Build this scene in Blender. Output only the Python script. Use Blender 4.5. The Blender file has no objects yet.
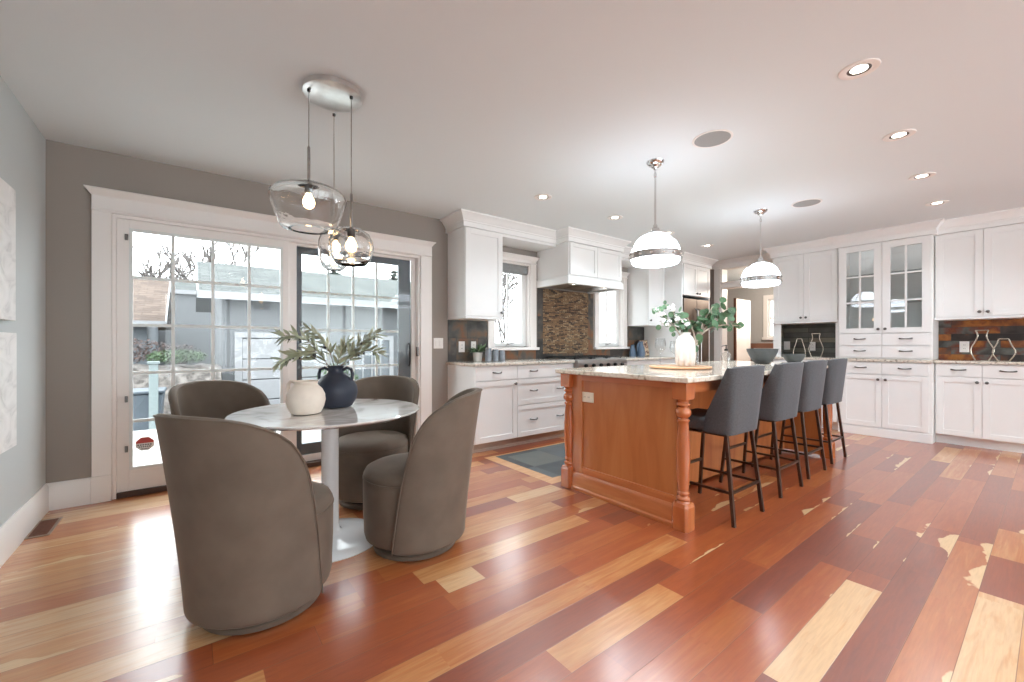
import bpy, math, random
from mathutils import Vector, Matrix
R_ = math.radians
PI = math.pi
random.seed(7)
sc = bpy.context.scene
COL = sc.collection

# ------------------------------------------------------------------ camera
cam_d = bpy.data.cameras.new('camera')
cam = bpy.data.objects.new('camera', cam_d)
COL.objects.link(cam)
cam_d.sensor_width = 36.0
cam_d.lens = 418.4 * 36.0 / 1024.0
cam_d.shift_y = 3.2 / 1024.0
cam_d.clip_start = 0.05
cam.location = (0, 0, 1.13)
cam.rotation_euler = (R_(90), 0, 0.91576 - R_(90))
sc.camera = cam

# ------------------------------------------------------------------ sky, exposure
world = bpy.data.worlds.new('overcast_sky')
sc.world = world
world.use_nodes = True
wn = world.node_tree
bg = wn.nodes['Background']
bg.inputs['Color'].default_value = (0.89, 0.95, 1.0, 1)
bg.inputs['Strength'].default_value = 3.3
sc.view_settings.view_transform = 'Standard'
sc.view_settings.look = 'None'
sc.view_settings.gamma = 1
sc.view_settings.use_curve_mapping = False
sc.view_settings.exposure = 1.22
sc.cycles.use_denoising = True
sc.cycles.max_bounces = 10
sc.cycles.diffuse_bounces = 5
sc.cycles.transparent_max_bounces = 24
sc.cycles.sample_clamp_indirect = 6.0
sc.cycles.caustics_reflective = False
sc.cycles.caustics_refractive = False
SPOT_W = 26.0
PENDANT_W = 2.5

# ------------------------------------------------------------------ helpers
def lin(h):
    h = h.lstrip('#')
    o = []
    for i in (0, 2, 4):
        c = int(h[i:i+2], 16) / 255
        o.append(c / 12.92 if c <= 0.04045 else ((c + 0.055) / 1.055) ** 2.4)
    return (o[0], o[1], o[2], 1)


class MB:
    """collects shapes into one mesh"""
    def __init__(s):
        s.v = []; s.f = []; s.M = None

    def add(s, vs, fs):
        b = len(s.v)
        if s.M is not None:
            vs = [tuple(s.M @ Vector(p)) for p in vs]
        s.v += [tuple(p) for p in vs]
        s.f += [tuple(b + i for i in q) for q in fs]
        return s

    def box(s, x0, x1, y0, y1, z0, z1):
        vs = [(x0, y0, z0), (x1, y0, z0), (x1, y1, z0), (x0, y1, z0), (x0, y0, z1), (x1, y0, z1), (x1, y1, z1), (x0, y1, z1)]
        return s.add(vs, [(0, 3, 2, 1), (4, 5, 6, 7), (0, 1, 5, 4), (1, 2, 6, 5), (2, 3, 7, 6), (3, 0, 4, 7)])

    def lathe(s, prof, c=(0, 0, 0), n=32, axis='z', cap=True, sx=1, sy=1):
        vs = []; fs = []
        for r, z in prof:
            for k in range(n):
                a = 2 * PI * k / n
                p = (r * math.cos(a) * sx, r * math.sin(a) * sy, z)
                if axis == 'y': p = (p[0], -p[2], p[1])      # +z profile -> -y
                if axis == 'x': p = (p[2], p[0], p[1])
                vs.append((p[0] + c[0], p[1] + c[1], p[2] + c[2]))
        m = len(prof)
        for i in range(m - 1):
            for k in range(n):
                k2 = (k + 1) % n
                fs.append((i * n + k, i * n + k2, (i + 1) * n + k2, (i + 1) * n + k))
        if cap and prof[0][0] > 1e-5: fs.append(tuple(range(n - 1, -1, -1)))
        if cap and prof[-1][0] > 1e-5: fs.append(tuple((m - 1) * n + k for k in range(n)))
        return s.add(vs, fs)

    def tube(s, pts, rad, n=8, cap=True):
        pts = [Vector(p) for p in pts]
        m = len(pts)
        rs = rad if isinstance(rad, (list, tuple)) else [rad] * m
        vs = []; fs = []
        up = None
        for i, p in enumerate(pts):
            t = (pts[min(i + 1, m - 1)] - pts[max(i - 1, 0)]).normalized()
            if up is None:
                up = Vector((0, 0, 1)) if abs(t.z) < 0.9 else Vector((1, 0, 0))
            a = t.cross(up)
            if a.length < 1e-4: a = t.orthogonal()
            a.normalize()
            b = a.cross(t).normalized()
            up = b
            for k in range(n):
                w = 2 * PI * k / n + PI / n
                q = p + (a * math.cos(w) + b * math.sin(w)) * rs[i]
                vs.append(tuple(q))
        for i in range(m - 1):
            for k in range(n):
                k2 = (k + 1) % n
                fs.append((i * n + k, (i + 1) * n + k, (i + 1) * n + k2, i * n + k2))
        if cap:
            fs.append(tuple(range(n)))
            fs.append(tuple((m - 1) * n + k for k in range(n - 1, -1, -1)))
        return s.add(vs, fs)

    def prism(s, poly, z0, z1):
        n = len(poly)
        vs = [(x, y, z0) for x, y in poly] + [(x, y, z1) for x, y in poly]
        fs = [tuple(range(n - 1, -1, -1)), tuple(range(n, 2 * n))]
        for i in range(n):
            j = (i + 1) % n
            fs.append((i, j, n + j, n + i))
        return s.add(vs, fs)

    def profx(s, poly, x0, x1):
        """polygon in (y,z) extruded along x"""
        n = len(poly)
        vs = [(x0, y, z) for y, z in poly] + [(x1, y, z) for y, z in poly]
        fs = [tuple(range(n)), tuple(range(2 * n - 1, n - 1, -1))]
        for i in range(n):
            j = (i + 1) % n
            fs.append((i, n + i, n + j, j))
        return s.add(vs, fs)

    def sweep(s, path, prof):
        """closed profile [(out, z)] swept along a horizontal polyline; out is to the RIGHT of travel"""
        P = [Vector((p[0], p[1])) for p in path]
        m = len(P); n = len(prof)
        offs = []
        for i in range(m):
            ds = []
            if i > 0: ds.append((P[i] - P[i - 1]).normalized())
            if i < m - 1: ds.append((P[i + 1] - P[i]).normalized())
            ns = [Vector((d.y, -d.x)) for d in ds]
            if len(ns) == 1: offs.append(ns[0])
            else:
                b = ns[0] + ns[1]
                offs.append(b * (2 / b.length_squared))
        vs = []; fs = []
        for i in range(m):
            for o, z in prof:
                q = P[i] + offs[i] * o
                vs.append((q.x, q.y, z))
        for i in range(m - 1):
            for k in range(n):
                k2 = (k + 1) % n
                fs.append((i * n + k, (i + 1) * n + k, (i + 1) * n + k2, i * n + k2))
        fs.append(tuple(range(n)))
        fs.append(tuple((m - 1) * n + k for k in range(n - 1, -1, -1)))
        return s.add(vs, fs)

    def grid(s, rows):
        m = len(rows); n = len(rows[0])
        vs = [p for r in rows for p in r]
        fs = []
        for i in range(m - 1):
            for k in range(n - 1):
                fs.append((i * n + k, i * n + k + 1, (i + 1) * n + k + 1, (i + 1) * n + k))
        return s.add(vs, fs)

    def build(s, name, mat, parent=None, bevel=0, smooth=35, sub=0, solid=0, seg=2):
        me = bpy.data.meshes.new(name)
        me.from_pydata(s.v, [], s.f)
        me.update()
        if smooth:
            for p in me.polygons: p.use_smooth = True
            me.set_sharp_from_angle(angle=R_(smooth))
        o = bpy.data.objects.new(name, me)
        COL.objects.link(o)
        if mat is not None: me.materials.append(mat)
        if parent is not None: o.parent = parent
        if solid:
            md = o.modifiers.new('solid', 'SOLIDIFY'); md.thickness = solid; md.offset = 0
        if bevel:
            md = o.modifiers.new('bevel', 'BEVEL'); md.width = bevel; md.segments = seg
            md.limit_method = 'ANGLE'; md.angle_limit = R_(40)
        if sub:
            md = o.modifiers.new('sub', 'SUBSURF'); md.levels = sub; md.render_levels = sub
        return o


def tag(o, label, cat, group=None, kind=None):
    o['label'] = label; o['category'] = cat
    if group: o['group'] = group
    if kind: o['kind'] = kind
    return o


def thing(name, label, cat, loc=(0, 0, 0), rz=0, group=None, kind=None):
    o = bpy.data.objects.new(name, None)
    COL.objects.link(o)
    o.empty_display_size = 0.05
    o.location = loc; o.rotation_euler = (0, 0, rz)
    return tag(o, label, cat, group, kind)


def kids(o):
    return [c for c in bpy.data.objects if c.parent == o]


def dup(root, label, loc, rz=0):
    r = root.copy(); COL.objects.link(r)
    r.location = loc; r.rotation_euler = (0, 0, rz); r['label'] = label
    for ch in kids(root):
        c = ch.copy(); COL.objects.link(c); c.parent = r
        for g in kids(ch):
            d = g.copy(); COL.objects.link(d); d.parent = c
    return r


# ------------------------------------------------------------------ materials
def newmat(name):
    m = bpy.data.materials.new(name); m.use_nodes = True
    nt = m.node_tree
    return m, nt, nt.nodes['Principled BSDF']


def pm(name, col, rough=0.5, metal=0.0, coat=0.0, sheen=0.0, spec=0.5, noise=0, nscale=20, bump=0, bscale=60, emit=0, ecol=None, stretch=(1, 1, 1)):
    m, nt, b = newmat(name)
    c = lin(col) if isinstance(col, str) else col
    b.inputs['Base Color'].default_value = c
    b.inputs['Roughness'].default_value = rough
    b.inputs['Metallic'].default_value = metal
    b.inputs['Specular IOR Level'].default_value = spec
    if coat:
        b.inputs['Coat Weight'].default_value = coat
        b.inputs['Coat Roughness'].default_value = 0.08
    if sheen:
        b.inputs['Sheen Weight'].default_value = sheen
        b.inputs['Sheen Roughness'].default_value = 0.35
        b.inputs['Sheen Tint'].default_value = (min(1, c[0]*2.2+.1), min(1, c[1]*2.2+.1), min(1, c[2]*2.2+.1), 1)
    if emit:
        b.inputs['Emission Color'].default_value = lin(ecol) if ecol else c
        b.inputs['Emission Strength'].default_value = emit
    tc = nt.nodes.new('ShaderNodeTexCoord')
    mp = nt.nodes.new('ShaderNodeMapping'); mp.inputs['Scale'].default_value = stretch
    nt.links.new(tc.outputs['Object'], mp.inputs['Vector'])
    if noise:
        n = nt.nodes.new('ShaderNodeTexNoise'); n.inputs['Scale'].default_value = nscale; n.inputs['Detail'].default_value = 5
        nt.links.new(mp.outputs['Vector'], n.inputs['Vector'])
        rp = nt.nodes.new('ShaderNodeValToRGB')
        lo = tuple(x * (1 - noise) for x in c[:3]) + (1,); hi = tuple(min(1, x * (1 + noise)) for x in c[:3]) + (1,)
        rp.color_ramp.elements[0].position = 0.3; rp.color_ramp.elements[0].color = lo
        rp.color_ramp.elements[1].position = 0.7; rp.color_ramp.elements[1].color = hi
        nt.links.new(n.outputs['Fac'], rp.inputs['Fac']); nt.links.new(rp.outputs['Color'], b.inputs['Base Color'])
    if bump:
        n2 = nt.nodes.new('ShaderNodeTexNoise'); n2.inputs['Scale'].default_value = bscale; n2.inputs['Detail'].default_value = 3
        nt.links.new(mp.outputs['Vector'], n2.inputs['Vector'])
        bp = nt.nodes.new('ShaderNodeBump'); bp.inputs['Strength'].default_value = bump; bp.inputs['Distance'].default_value = 0.004
        nt.links.new(n2.outputs['Fac'], bp.inputs['Height']); nt.links.new(bp.outputs['Normal'], b.inputs['Normal'])
    return m


def ramp_mat(name, stops, scale, rough=0.4, detail=6, stretch=(1, 1, 1), coat=0, bump=0, distort=0.0):
    m, nt, b = newmat(name)
    tc = nt.nodes.new('ShaderNodeTexCoord'); mp = nt.nodes.new('ShaderNodeMapping')
    mp.inputs['Scale'].default_value = stretch
    n = nt.nodes.new('ShaderNodeTexNoise'); n.inputs['Scale'].default_value = scale; n.inputs['Detail'].default_value = detail
    n.inputs['Distortion'].default_value = distort
    rp = nt.nodes.new('ShaderNodeValToRGB')
    el = rp.color_ramp.elements
    while len(el) < len(stops): el.new(0.5)
    for e, (p, c) in zip(el, stops): e.position = p; e.color = lin(c)
    nt.links.new(tc.outputs['Object'], mp.inputs['Vector']); nt.links.new(mp.outputs['Vector'], n.inputs['Vector'])
    nt.links.new(n.outputs['Fac'], rp.inputs['Fac']); nt.links.new(rp.outputs['Color'], b.inputs['Base Color'])
    b.inputs['Roughness'].default_value = rough
    if coat: b.inputs['Coat Weight'].default_value = coat; b.inputs['Coat Roughness'].default_value = 0.1
    if bump:
        bp = nt.nodes.new('ShaderNodeBump'); bp.inputs['Strength'].default_value = bump; bp.inputs['Distance'].default_value = 0.004
        nt.links.new(n.outputs['Fac'], bp.inputs['Height']); nt.links.new(bp.outputs['Normal'], b.inputs['Normal'])
    return m


def glass_mat(name, tint=(1, 1, 1, 1), f0=0.03, edge=0.8, rough=0.0):
    """thin pane: clear, with a reflection that rises towards grazing angles on either side"""
    m = bpy.data.materials.new(name); m.use_nodes = True
    nt = m.node_tree; nt.nodes.clear()
    out = nt.nodes.new('ShaderNodeOutputMaterial')
    mix = nt.nodes.new('ShaderNodeMixShader'); tr = nt.nodes.new('ShaderNodeBsdfTransparent'); gl = nt.nodes.new('ShaderNodeBsdfGlossy')
    tr.inputs['Color'].default_value = tint; gl.inputs['Roughness'].default_value = rough
    lw = nt.nodes.new('ShaderNodeLayerWeight'); lw.inputs['Blend'].default_value = 0.5
    pw = nt.nodes.new('ShaderNodeMath'); pw.operation = 'POWER'; pw.inputs[1].default_value = 4.0
    ma = nt.nodes.new('ShaderNodeMath'); ma.operation = 'MULTIPLY_ADD'; ma.inputs[1].default_value = edge; ma.inputs[2].default_value = f0; ma.use_clamp = True
    nt.links.new(lw.outputs['Facing'], pw.inputs[0]); nt.links.new(pw.outputs[0], ma.inputs[0]); nt.links.new(ma.outputs[0], mix.inputs['Fac'])
    nt.links.new(tr.outputs[0], mix.inputs[1]); nt.links.new(gl.outputs[0], mix.inputs[2]); nt.links.new(mix.outputs[0], out.inputs['Surface'])
    return m


def brick_mat(name, stops, bw, bh, axis, mortar=0.004, mcol='#3a3632', rough=0.45, bump=0.5, nscale=9, namt=0.35, offset=0.5):
    """tiles: random colour for each tile through a ramp, plus mottling"""
    m, nt, b = newmat(name)
    tc = nt.nodes.new('ShaderNodeTexCoord'); sp = nt.nodes.new('ShaderNodeSeparateXYZ'); cb = nt.nodes.new('ShaderNodeCombineXYZ')
    nt.links.new(tc.outputs['Object'], sp.inputs[0])
    a, c = {'xz': ('X', 'Z'), 'yz': ('Y', 'Z'), 'xy': ('X', 'Y')}[axis]
    nt.links.new(sp.outputs[a], cb.inputs[0]); nt.links.new(sp.outputs[c], cb.inputs[1])
    bt = nt.nodes.new('ShaderNodeTexBrick'); bt.offset = offset
    bt.inputs['Color1'].default_value = (0, 0, 0, 1); bt.inputs['Color2'].default_value = (1, 1, 1, 1)
    bt.inputs['Mortar'].default_value = (0.5, 0.5, 0.5, 1)
    bt.inputs['Scale'].default_value = 1; bt.inputs['Mortar Size'].default_value = mortar
    bt.inputs['Brick Width'].default_value = bw; bt.inputs['Row Height'].default_value = bh
    nt.links.new(cb.outputs[0], bt.inputs['Vector'])
    n = nt.nodes.new('ShaderNodeTexNoise'); n.inputs['Scale'].default_value = nscale; n.inputs['Detail'].default_value = 6
    nt.links.new(tc.outputs['Object'], n.inputs['Vector'])
    ma = nt.nodes.new('ShaderNodeMath'); ma.operation = 'MULTIPLY_ADD'; ma.inputs[1].default_value = namt * 2; ma.inputs[2].default_value = -namt
    nt.links.new(n.outputs['Fac'], ma.inputs[0])
    ad = nt.nodes.new('ShaderNodeMath'); ad.operation = 'ADD'; ad.use_clamp = True
    nt.links.new(ma.outputs[0], ad.inputs[0]); nt.links.new(bt.outputs['Color'], ad.inputs[1])
    rp = nt.nodes.new('ShaderNodeValToRGB'); el = rp.color_ramp.elements
    while len(el) < len(stops): el.new(0.5)
    for e, (p, col) in zip(el, stops): e.position = p; e.color = lin(col)
    nt.links.new(ad.outputs[0], rp.inputs['Fac'])
    mx = nt.nodes.new('ShaderNodeMixRGB'); mx.inputs['Color2'].default_value = lin(mcol)
    nt.links.new(bt.outputs['Fac'], mx.inputs['Fac']); nt.links.new(rp.outputs['Color'], mx.inputs['Color1'])
    nt.links.new(mx.outputs['Color'], b.inputs['Base Color'])
    b.inputs['Roughness'].default_value = rough
    if bump:
        sb = nt.nodes.new('ShaderNodeMath'); sb.operation = 'SUBTRACT'
        nt.links.new(ad.outputs[0], sb.inputs[0]); nt.links.new(bt.outputs['Fac'], sb.inputs[1])
        bp = nt.nodes.new('ShaderNodeBump'); bp.inputs['Strength'].default_value = bump; bp.inputs['Distance'].default_value = 0.006
        nt.links.new(sb.outputs[0], bp.inputs['Height']); nt.links.new(bp.outputs['Normal'], b.inputs['Normal'])
    return m


def plank_floor():
    m, nt, b = newmat('cherry_plank_floor')
    L = nt.links.new
    def math_(op, a, c=None, d=None):
        n = nt.nodes.new('ShaderNodeMath'); n.operation = op
        for i, x in enumerate((a, c, d)):
            if x is None: continue
            if isinstance(x, (int, float)): n.inputs[i].default_value = x
            else: L(x, n.inputs[i])
        return n.outputs[0]
    tc = nt.nodes.new('ShaderNodeTexCoord'); sp = nt.nodes.new('ShaderNodeSeparateXYZ'); L(tc.outputs['Object'], sp.inputs[0])
    X, Y = sp.outputs['X'], sp.outputs['Y']
    yy = math_('DIVIDE', math_('SUBTRACT', Y, 0.749), 0.133)
    row = math_('FLOOR', yy); fy = math_('FRACT', yy)
    w1 = nt.nodes.new('ShaderNodeTexWhiteNoise'); w1.noise_dimensions = '1D'; L(row, w1.inputs['W'])
    xs = math_('MULTIPLY_ADD', w1.outputs['Value'], 7.3, X)
    ln = math_('MULTIPLY_ADD', w1.outputs['Value'], 0.7, 0.75)
    xx = math_('DIVIDE', xs, ln)
    colm = math_('FLOOR', xx); fx = math_('FRACT', xx)
    cid = nt.nodes.new('ShaderNodeCombineXYZ'); L(row, cid.inputs[0]); L(colm, cid.inputs[1])
    w2 = nt.nodes.new('ShaderNodeTexWhiteNoise'); w2.noise_dimensions = '2D'; L(cid.outputs[0], w2.inputs['Vector'])
    rnd = w2.outputs['Value']
    spc = nt.nodes.new('ShaderNodeSeparateColor'); L(w2.outputs['Color'], spc.inputs[0])
    # grain, shifted for each plank
    gv = nt.nodes.new('ShaderNodeCombineXYZ')
    L(math_('MULTIPLY', X, 1.6), gv.inputs[0]); L(math_('MULTIPLY', Y, 16.0), gv.inputs[1]); L(math_('MULTIPLY', rnd, 40.0), gv.inputs[2])
    g = nt.nodes.new('ShaderNodeTexNoise'); g.inputs['Scale'].default_value = 1.6; g.inputs['Detail'].default_value = 7; g.inputs['Distortion'].default_value = 1.2
    L(gv.outputs[0], g.inputs['Vector'])
    base = math_('MULTIPLY_ADD', math_('POWER', rnd, 1.35), 0.86, 0.08)
    # planks with a set tone, some with window glare painted in: (row, x0, x1, tone)
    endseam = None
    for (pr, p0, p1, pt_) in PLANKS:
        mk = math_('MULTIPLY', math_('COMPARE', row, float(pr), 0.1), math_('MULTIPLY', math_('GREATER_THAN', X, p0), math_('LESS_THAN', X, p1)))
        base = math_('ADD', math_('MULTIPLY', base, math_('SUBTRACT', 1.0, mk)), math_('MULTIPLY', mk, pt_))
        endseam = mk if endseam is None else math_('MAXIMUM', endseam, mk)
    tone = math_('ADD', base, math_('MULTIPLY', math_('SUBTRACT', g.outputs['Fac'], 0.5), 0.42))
    rp = nt.nodes.new('ShaderNodeValToRGB'); el = rp.color_ramp.elements
    st = FLOOR_STOPS
    while len(el) < len(st): el.new(0.5)
    for e, (p, c) in zip(el, st): e.position = p; e.color = lin(c)
    L(tone, rp.inputs['Fac'])
    # pale sapwood wandering along the edges of some planks
    sv = nt.nodes.new('ShaderNodeCombineXYZ')
    L(math_('MULTIPLY', X, 1.5), sv.inputs[0]); L(math_('MULTIPLY', Y, 2.5), sv.inputs[1]); L(math_('MULTIPLY', rnd, 91.0), sv.inputs[2])
    sn = nt.nodes.new('ShaderNodeTexNoise'); sn.inputs['Scale'].default_value = 1.5; sn.inputs['Detail'].default_value = 4; L(sv.outputs[0], sn.inputs['Vector'])
    reach = math_('MULTIPLY_ADD', sn.outputs['Fac'], 3.0, -1.62)
    some = math_('GREATER_THAN', spc.outputs['Green'], 0.62)
    smask = nt.nodes.new('ShaderNodeMapRange'); smask.inputs['From Min'].default_value = -0.02; smask.inputs['From Max'].default_value = 0.03
    L(math_('SUBTRACT', math_('MULTIPLY', reach, some), fy), smask.inputs['Value'])
    sap = nt.nodes.new('ShaderNodeMixRGB'); sap.inputs['Color2'].default_value = lin('#dab385')
    L(smask.outputs[0], sap.inputs['Fac']); L(rp.outputs['Color'], sap.inputs['Color1'])
    # fine figure
    fv = nt.nodes.new('ShaderNodeCombineXYZ'); L(math_('MULTIPLY', X, 5.0), fv.inputs[0]); L(math_('MULTIPLY', Y, 60.0), fv.inputs[1]); L(math_('MULTIPLY', rnd, 17.0), fv.inputs[2])
    fn = nt.nodes.new('ShaderNodeTexNoise'); fn.inputs['Scale'].default_value = 2.2; fn.inputs['Detail'].default_value = 4; L(fv.outputs[0], fn.inputs['Vector'])
    fr = nt.nodes.new('ShaderNodeMapRange'); fr.inputs['To Min'].default_value = 0.80; fr.inputs['To Max'].default_value = 1.16; L(fn.outputs['Fac'], fr.inputs['Value'])
    ml = nt.nodes.new('ShaderNodeMixRGB'); ml.blend_type = 'MULTIPLY'; ml.inputs['Fac'].default_value = 1
    L(sap.outputs['Color'], ml.inputs['Color1']); L(fr.outputs[0], ml.inputs['Color2'])
    # seams
    dy = math_('MULTIPLY', math_('MINIMUM', fy, math_('SUBTRACT', 1.0, fy)), 0.133)
    dx = math_('MULTIPLY', math_('MINIMUM', fx, math_('SUBTRACT', 1.0, fx)), ln)
    dd = math_('MINIMUM', dy, dx)
    seam = nt.nodes.new('ShaderNodeMapRange'); seam.inputs['From Min'].default_value = 0.0004; seam.inputs['From Max'].default_value = 0.0016
    seam.inputs['To Min'].default_value = 1; seam.inputs['To Max'].default_value = 0
    L(math_('MINIMUM', dy, math_('ADD', dx, endseam)), seam.inputs['Value'])
    fin = nt.nodes.new('ShaderNodeMixRGB'); fin.inputs['Color2'].default_value = lin('#5a2a18')
    L(math_('MULTIPLY', seam.outputs[0], 0.7), fin.inputs['Fac']); L(ml.outputs['Color'], fin.inputs['Color1'])
    L(fin.outputs['Color'], b.inputs['Base Color'])
    b.inputs['Roughness'].default_value = 0.38
    b.inputs['Coat Weight'].default_value = 1.0
    b.inputs['Coat Roughness'].default_value = 0.22
    b.inputs['Coat IOR'].default_value = 1.75
    wv = nt.nodes.new('ShaderNodeTexNoise'); wv.inputs['Scale'].default_value = 9; wv.inputs['Detail'].default_value = 2; L(tc.outputs['Object'], wv.inputs['Vector'])
    hh = math_('SUBTRACT', math_('MULTIPLY', wv.outputs['Fac'], 0.5), seam.outputs[0])
    bp = nt.nodes.new('ShaderNodeBump'); bp.inputs['Strength'].default_value = 0.16; bp.inputs['Distance'].default_value = 0.004
    L(hh, bp.inputs['Height']); L(bp.outputs['Normal'], b.inputs['Normal']); L(bp.outputs['Normal'], b.inputs['Coat Normal'])
    return m


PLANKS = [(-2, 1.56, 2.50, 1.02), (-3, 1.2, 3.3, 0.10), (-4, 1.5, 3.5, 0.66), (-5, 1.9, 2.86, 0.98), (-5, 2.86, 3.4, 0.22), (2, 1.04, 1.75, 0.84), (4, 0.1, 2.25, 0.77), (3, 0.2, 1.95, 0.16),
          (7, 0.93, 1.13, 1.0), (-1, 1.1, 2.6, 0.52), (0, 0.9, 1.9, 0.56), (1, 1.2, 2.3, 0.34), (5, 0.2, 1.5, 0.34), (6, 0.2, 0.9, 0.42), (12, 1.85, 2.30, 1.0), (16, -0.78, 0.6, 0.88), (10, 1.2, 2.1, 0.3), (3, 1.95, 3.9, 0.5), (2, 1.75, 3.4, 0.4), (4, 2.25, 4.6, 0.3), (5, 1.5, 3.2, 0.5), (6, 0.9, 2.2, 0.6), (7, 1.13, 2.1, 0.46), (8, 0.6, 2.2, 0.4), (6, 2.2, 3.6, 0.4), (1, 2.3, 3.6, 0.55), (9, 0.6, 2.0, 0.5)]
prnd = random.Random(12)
for k in range(9, 26):      # paler boards near the glass door, its glare painted into their tone
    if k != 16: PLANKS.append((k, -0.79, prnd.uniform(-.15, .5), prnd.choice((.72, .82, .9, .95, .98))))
for k in range(8, 26):      # glare painted as lighter boards between the table and the island
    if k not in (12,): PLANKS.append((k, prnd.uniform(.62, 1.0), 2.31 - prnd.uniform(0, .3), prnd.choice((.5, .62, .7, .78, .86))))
FLOOR_STOPS = [(0.0, '#7f4231'), (0.25, '#924629'), (0.5, '#a5532b'), (0.72, '#b56b39'), (0.9, '#cb935e'), (1.0, '#d8ad80')]
M = {}
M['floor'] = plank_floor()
M['border'] = ramp_mat('pale_maple_border', [(0.3, '#c98f5c'), (0.7, '#dfb184')], 3, 0.3, stretch=(2, 10, 1), coat=0.4)
M['wall'] = pm('warm_grey_paint', '#958c85', 0.75, bump=0.05, bscale=200)
M['wall_l'] = pm('cool_grey_paint', '#c0c4c4', 0.75, bump=0.05, bscale=200)
M['ceil'] = pm('ceiling_paint', '#dfe5e7', 0.85, bump=0.05, bscale=150)
M['trim'] = pm('white_trim_paint', '#e9e4e0', 0.35, noise=0.015, nscale=3)
M['cab'] = pm('white_cabinet_paint', '#e9e9e8', 0.38, noise=0.015, nscale=3)
M['cabin'] = pm('cabinet_interior_paint', '#cfcdcb', 0.5, noise=0.02, nscale=3)
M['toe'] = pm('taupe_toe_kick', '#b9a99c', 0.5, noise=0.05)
M['pewter'] = pm('dark_pewter', '#6a6664', 0.32, metal=1, noise=0.1)
M['silver'] = pm('silver_leaf_metal', '#dfdfde', 0.3, metal=1, noise=0.12, nscale=14)
M['chrome'] = pm('polished_nickel', '#d8d8d8', 0.13, metal=1, noise=0.03)
M['steel'] = pm('brushed_steel', '#a9a6a3', 0.3, metal=1, noise=0.12, nscale=6, stretch=(1, 1, 12))
M['steel_d'] = pm('dark_stainless', '#6e625b', 0.28, metal=1, noise=0.1, nscale=4)
M['black'] = pm('black_enamel', '#161514', 0.35, noise=0.2)
M['iron'] = pm('cast_iron', '#242322', 0.55, noise=0.2)
M['granite'] = ramp_mat('beige_granite', [(0.30, '#8d8277'), (0.44, '#c9bfb2'), (0.58, '#ded6ca'), (0.72, '#b5a898')], 42, 0.16, detail=8, coat=0.3)
M['granite_i'] = ramp_mat('cream_granite', [(0.28, '#a2947f'), (0.42, '#d8ccba'), (0.6, '#e9e0d2'), (0.75, '#c6b69f')], 34, 0.14, detail=8, coat=0.3)
M['cherry'] = ramp_mat('cherry_veneer', [(0.25, '#a65e33'), (0.5, '#b8703f'), (0.75, '#c4814d')], 3.2, 0.33, detail=6, stretch=(3, 3, 0.5), coat=0.35, distort=0.6)
M['cherry_h'] = ramp_mat('cherry_rail', [(0.25, '#a85c31'), (0.5, '#bd7142'), (0.75, '#ca8552')], 3.2, 0.33, detail=6, stretch=(0.5, 0.5, 5), coat=0.35, distort=0.6)
M['cherry_p'] = ramp_mat('turned_cherry', [(0.25, '#a3552d'), (0.5, '#b56639'), (0.75, '#c07646')], 4, 0.27, detail=6, stretch=(3, 3, 0.6), coat=0.5)
SLATE = [(0.0, '#2f2f30'), (0.25, '#4b4d4c'), (0.45, '#5c5a50'), (0.6, '#6d4a33'), (0.75, '#8a5230'), (0.88, '#59605f'), (1.0, '#3d3430')]
M['slate_xz'] = brick_mat('slate_tile', [(0.0, '#2c2a29'), (0.25, '#4b4a46'), (0.42, '#665443'), (0.56, '#7d4e2f'), (0.7, '#6b5645'), (0.85, '#55504a'), (1.0, '#403b38')], 0.30, 0.30, 'xz', mortar=0.003, nscale=5, namt=0.9)
M['slate_yz'] = brick_mat('slate_plank_tile', [(0.0, '#231d1b'), (0.2, '#3d3532'), (0.4, '#73401f'), (0.55, '#a0662c'), (0.68, '#6a301c'), (0.82, '#5c5f5a'), (1.0, '#3a3531')], 0.75, 0.078, 'yz', nscale=5, namt=0.7, mortar=0.002)
M['slate_g'] = brick_mat('grey_slate_plank_tile', [(0, '#3f403b'), (0.4, '#5c5d57'), (0.7, '#6f6c60'), (1, '#7c7360')], 0.62, 0.072, 'yz', nscale=7, namt=0.5)
M['mosaic'] = brick_mat('stacked_stone_mosaic', [(0, '#3c2f26'), (0.25, '#6b5138'), (0.5, '#9a7a57'), (0.7, '#7c5a3c'), (0.85, '#b39a78'), (1, '#59493c')], 0.075, 0.018, 'xz', mortar=0.0015, mcol='#2c2019', bump=1.0, nscale=30, namt=0.4, rough=0.5)
M['slate_f'] = brick_mat('slate_floor_tile', [(0, '#353d42'), (0.35, '#475257'), (0.65, '#586266'), (1, '#666c68')], 0.42, 0.42, 'xy', mortar=0.004, mcol='#5a5f5e', nscale=6, namt=0.45, rough=0.4, offset=0.0)
M['velvet'] = pm('taupe_velvet', '#675a4e', 0.8, sheen=0.55, noise=0.14, nscale=7, bump=0.05, bscale=300)
M['stoolfab'] = pm('charcoal_woven_fabric', '#525356', 0.85, sheen=0.25, noise=0.16, nscale=120, bump=0.15, bscale=500)
M['bronze'] = pm('dark_bronze_steel', '#5c4c43', 0.35, metal=0.9, noise=0.15)
M['marble'] = ramp_mat('white_marble', [(0.35, '#c9c2bd'), (0.5, '#e6e1dc'), (0.8, '#efece8')], 3.5, 0.08, detail=8, distort=1.6, coat=0.5)
M['gloss'] = pm('white_gloss_lacquer', '#e8e8e8', 0.12, coat=0.5, noise=0.01)
M['cream'] = pm('cream_stoneware', '#e2d6c8', 0.6, noise=0.05, bump=0.1, bscale=40)
M['navy'] = pm('midnight_blue_ceramic', '#252b3a', 0.5, noise=0.15, nscale=8, bump=0.08, bscale=40)
M['olive_leaf'] = pm('olive_leaf', '#a5a98e', 0.5, noise=0.3, nscale=14)
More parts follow.
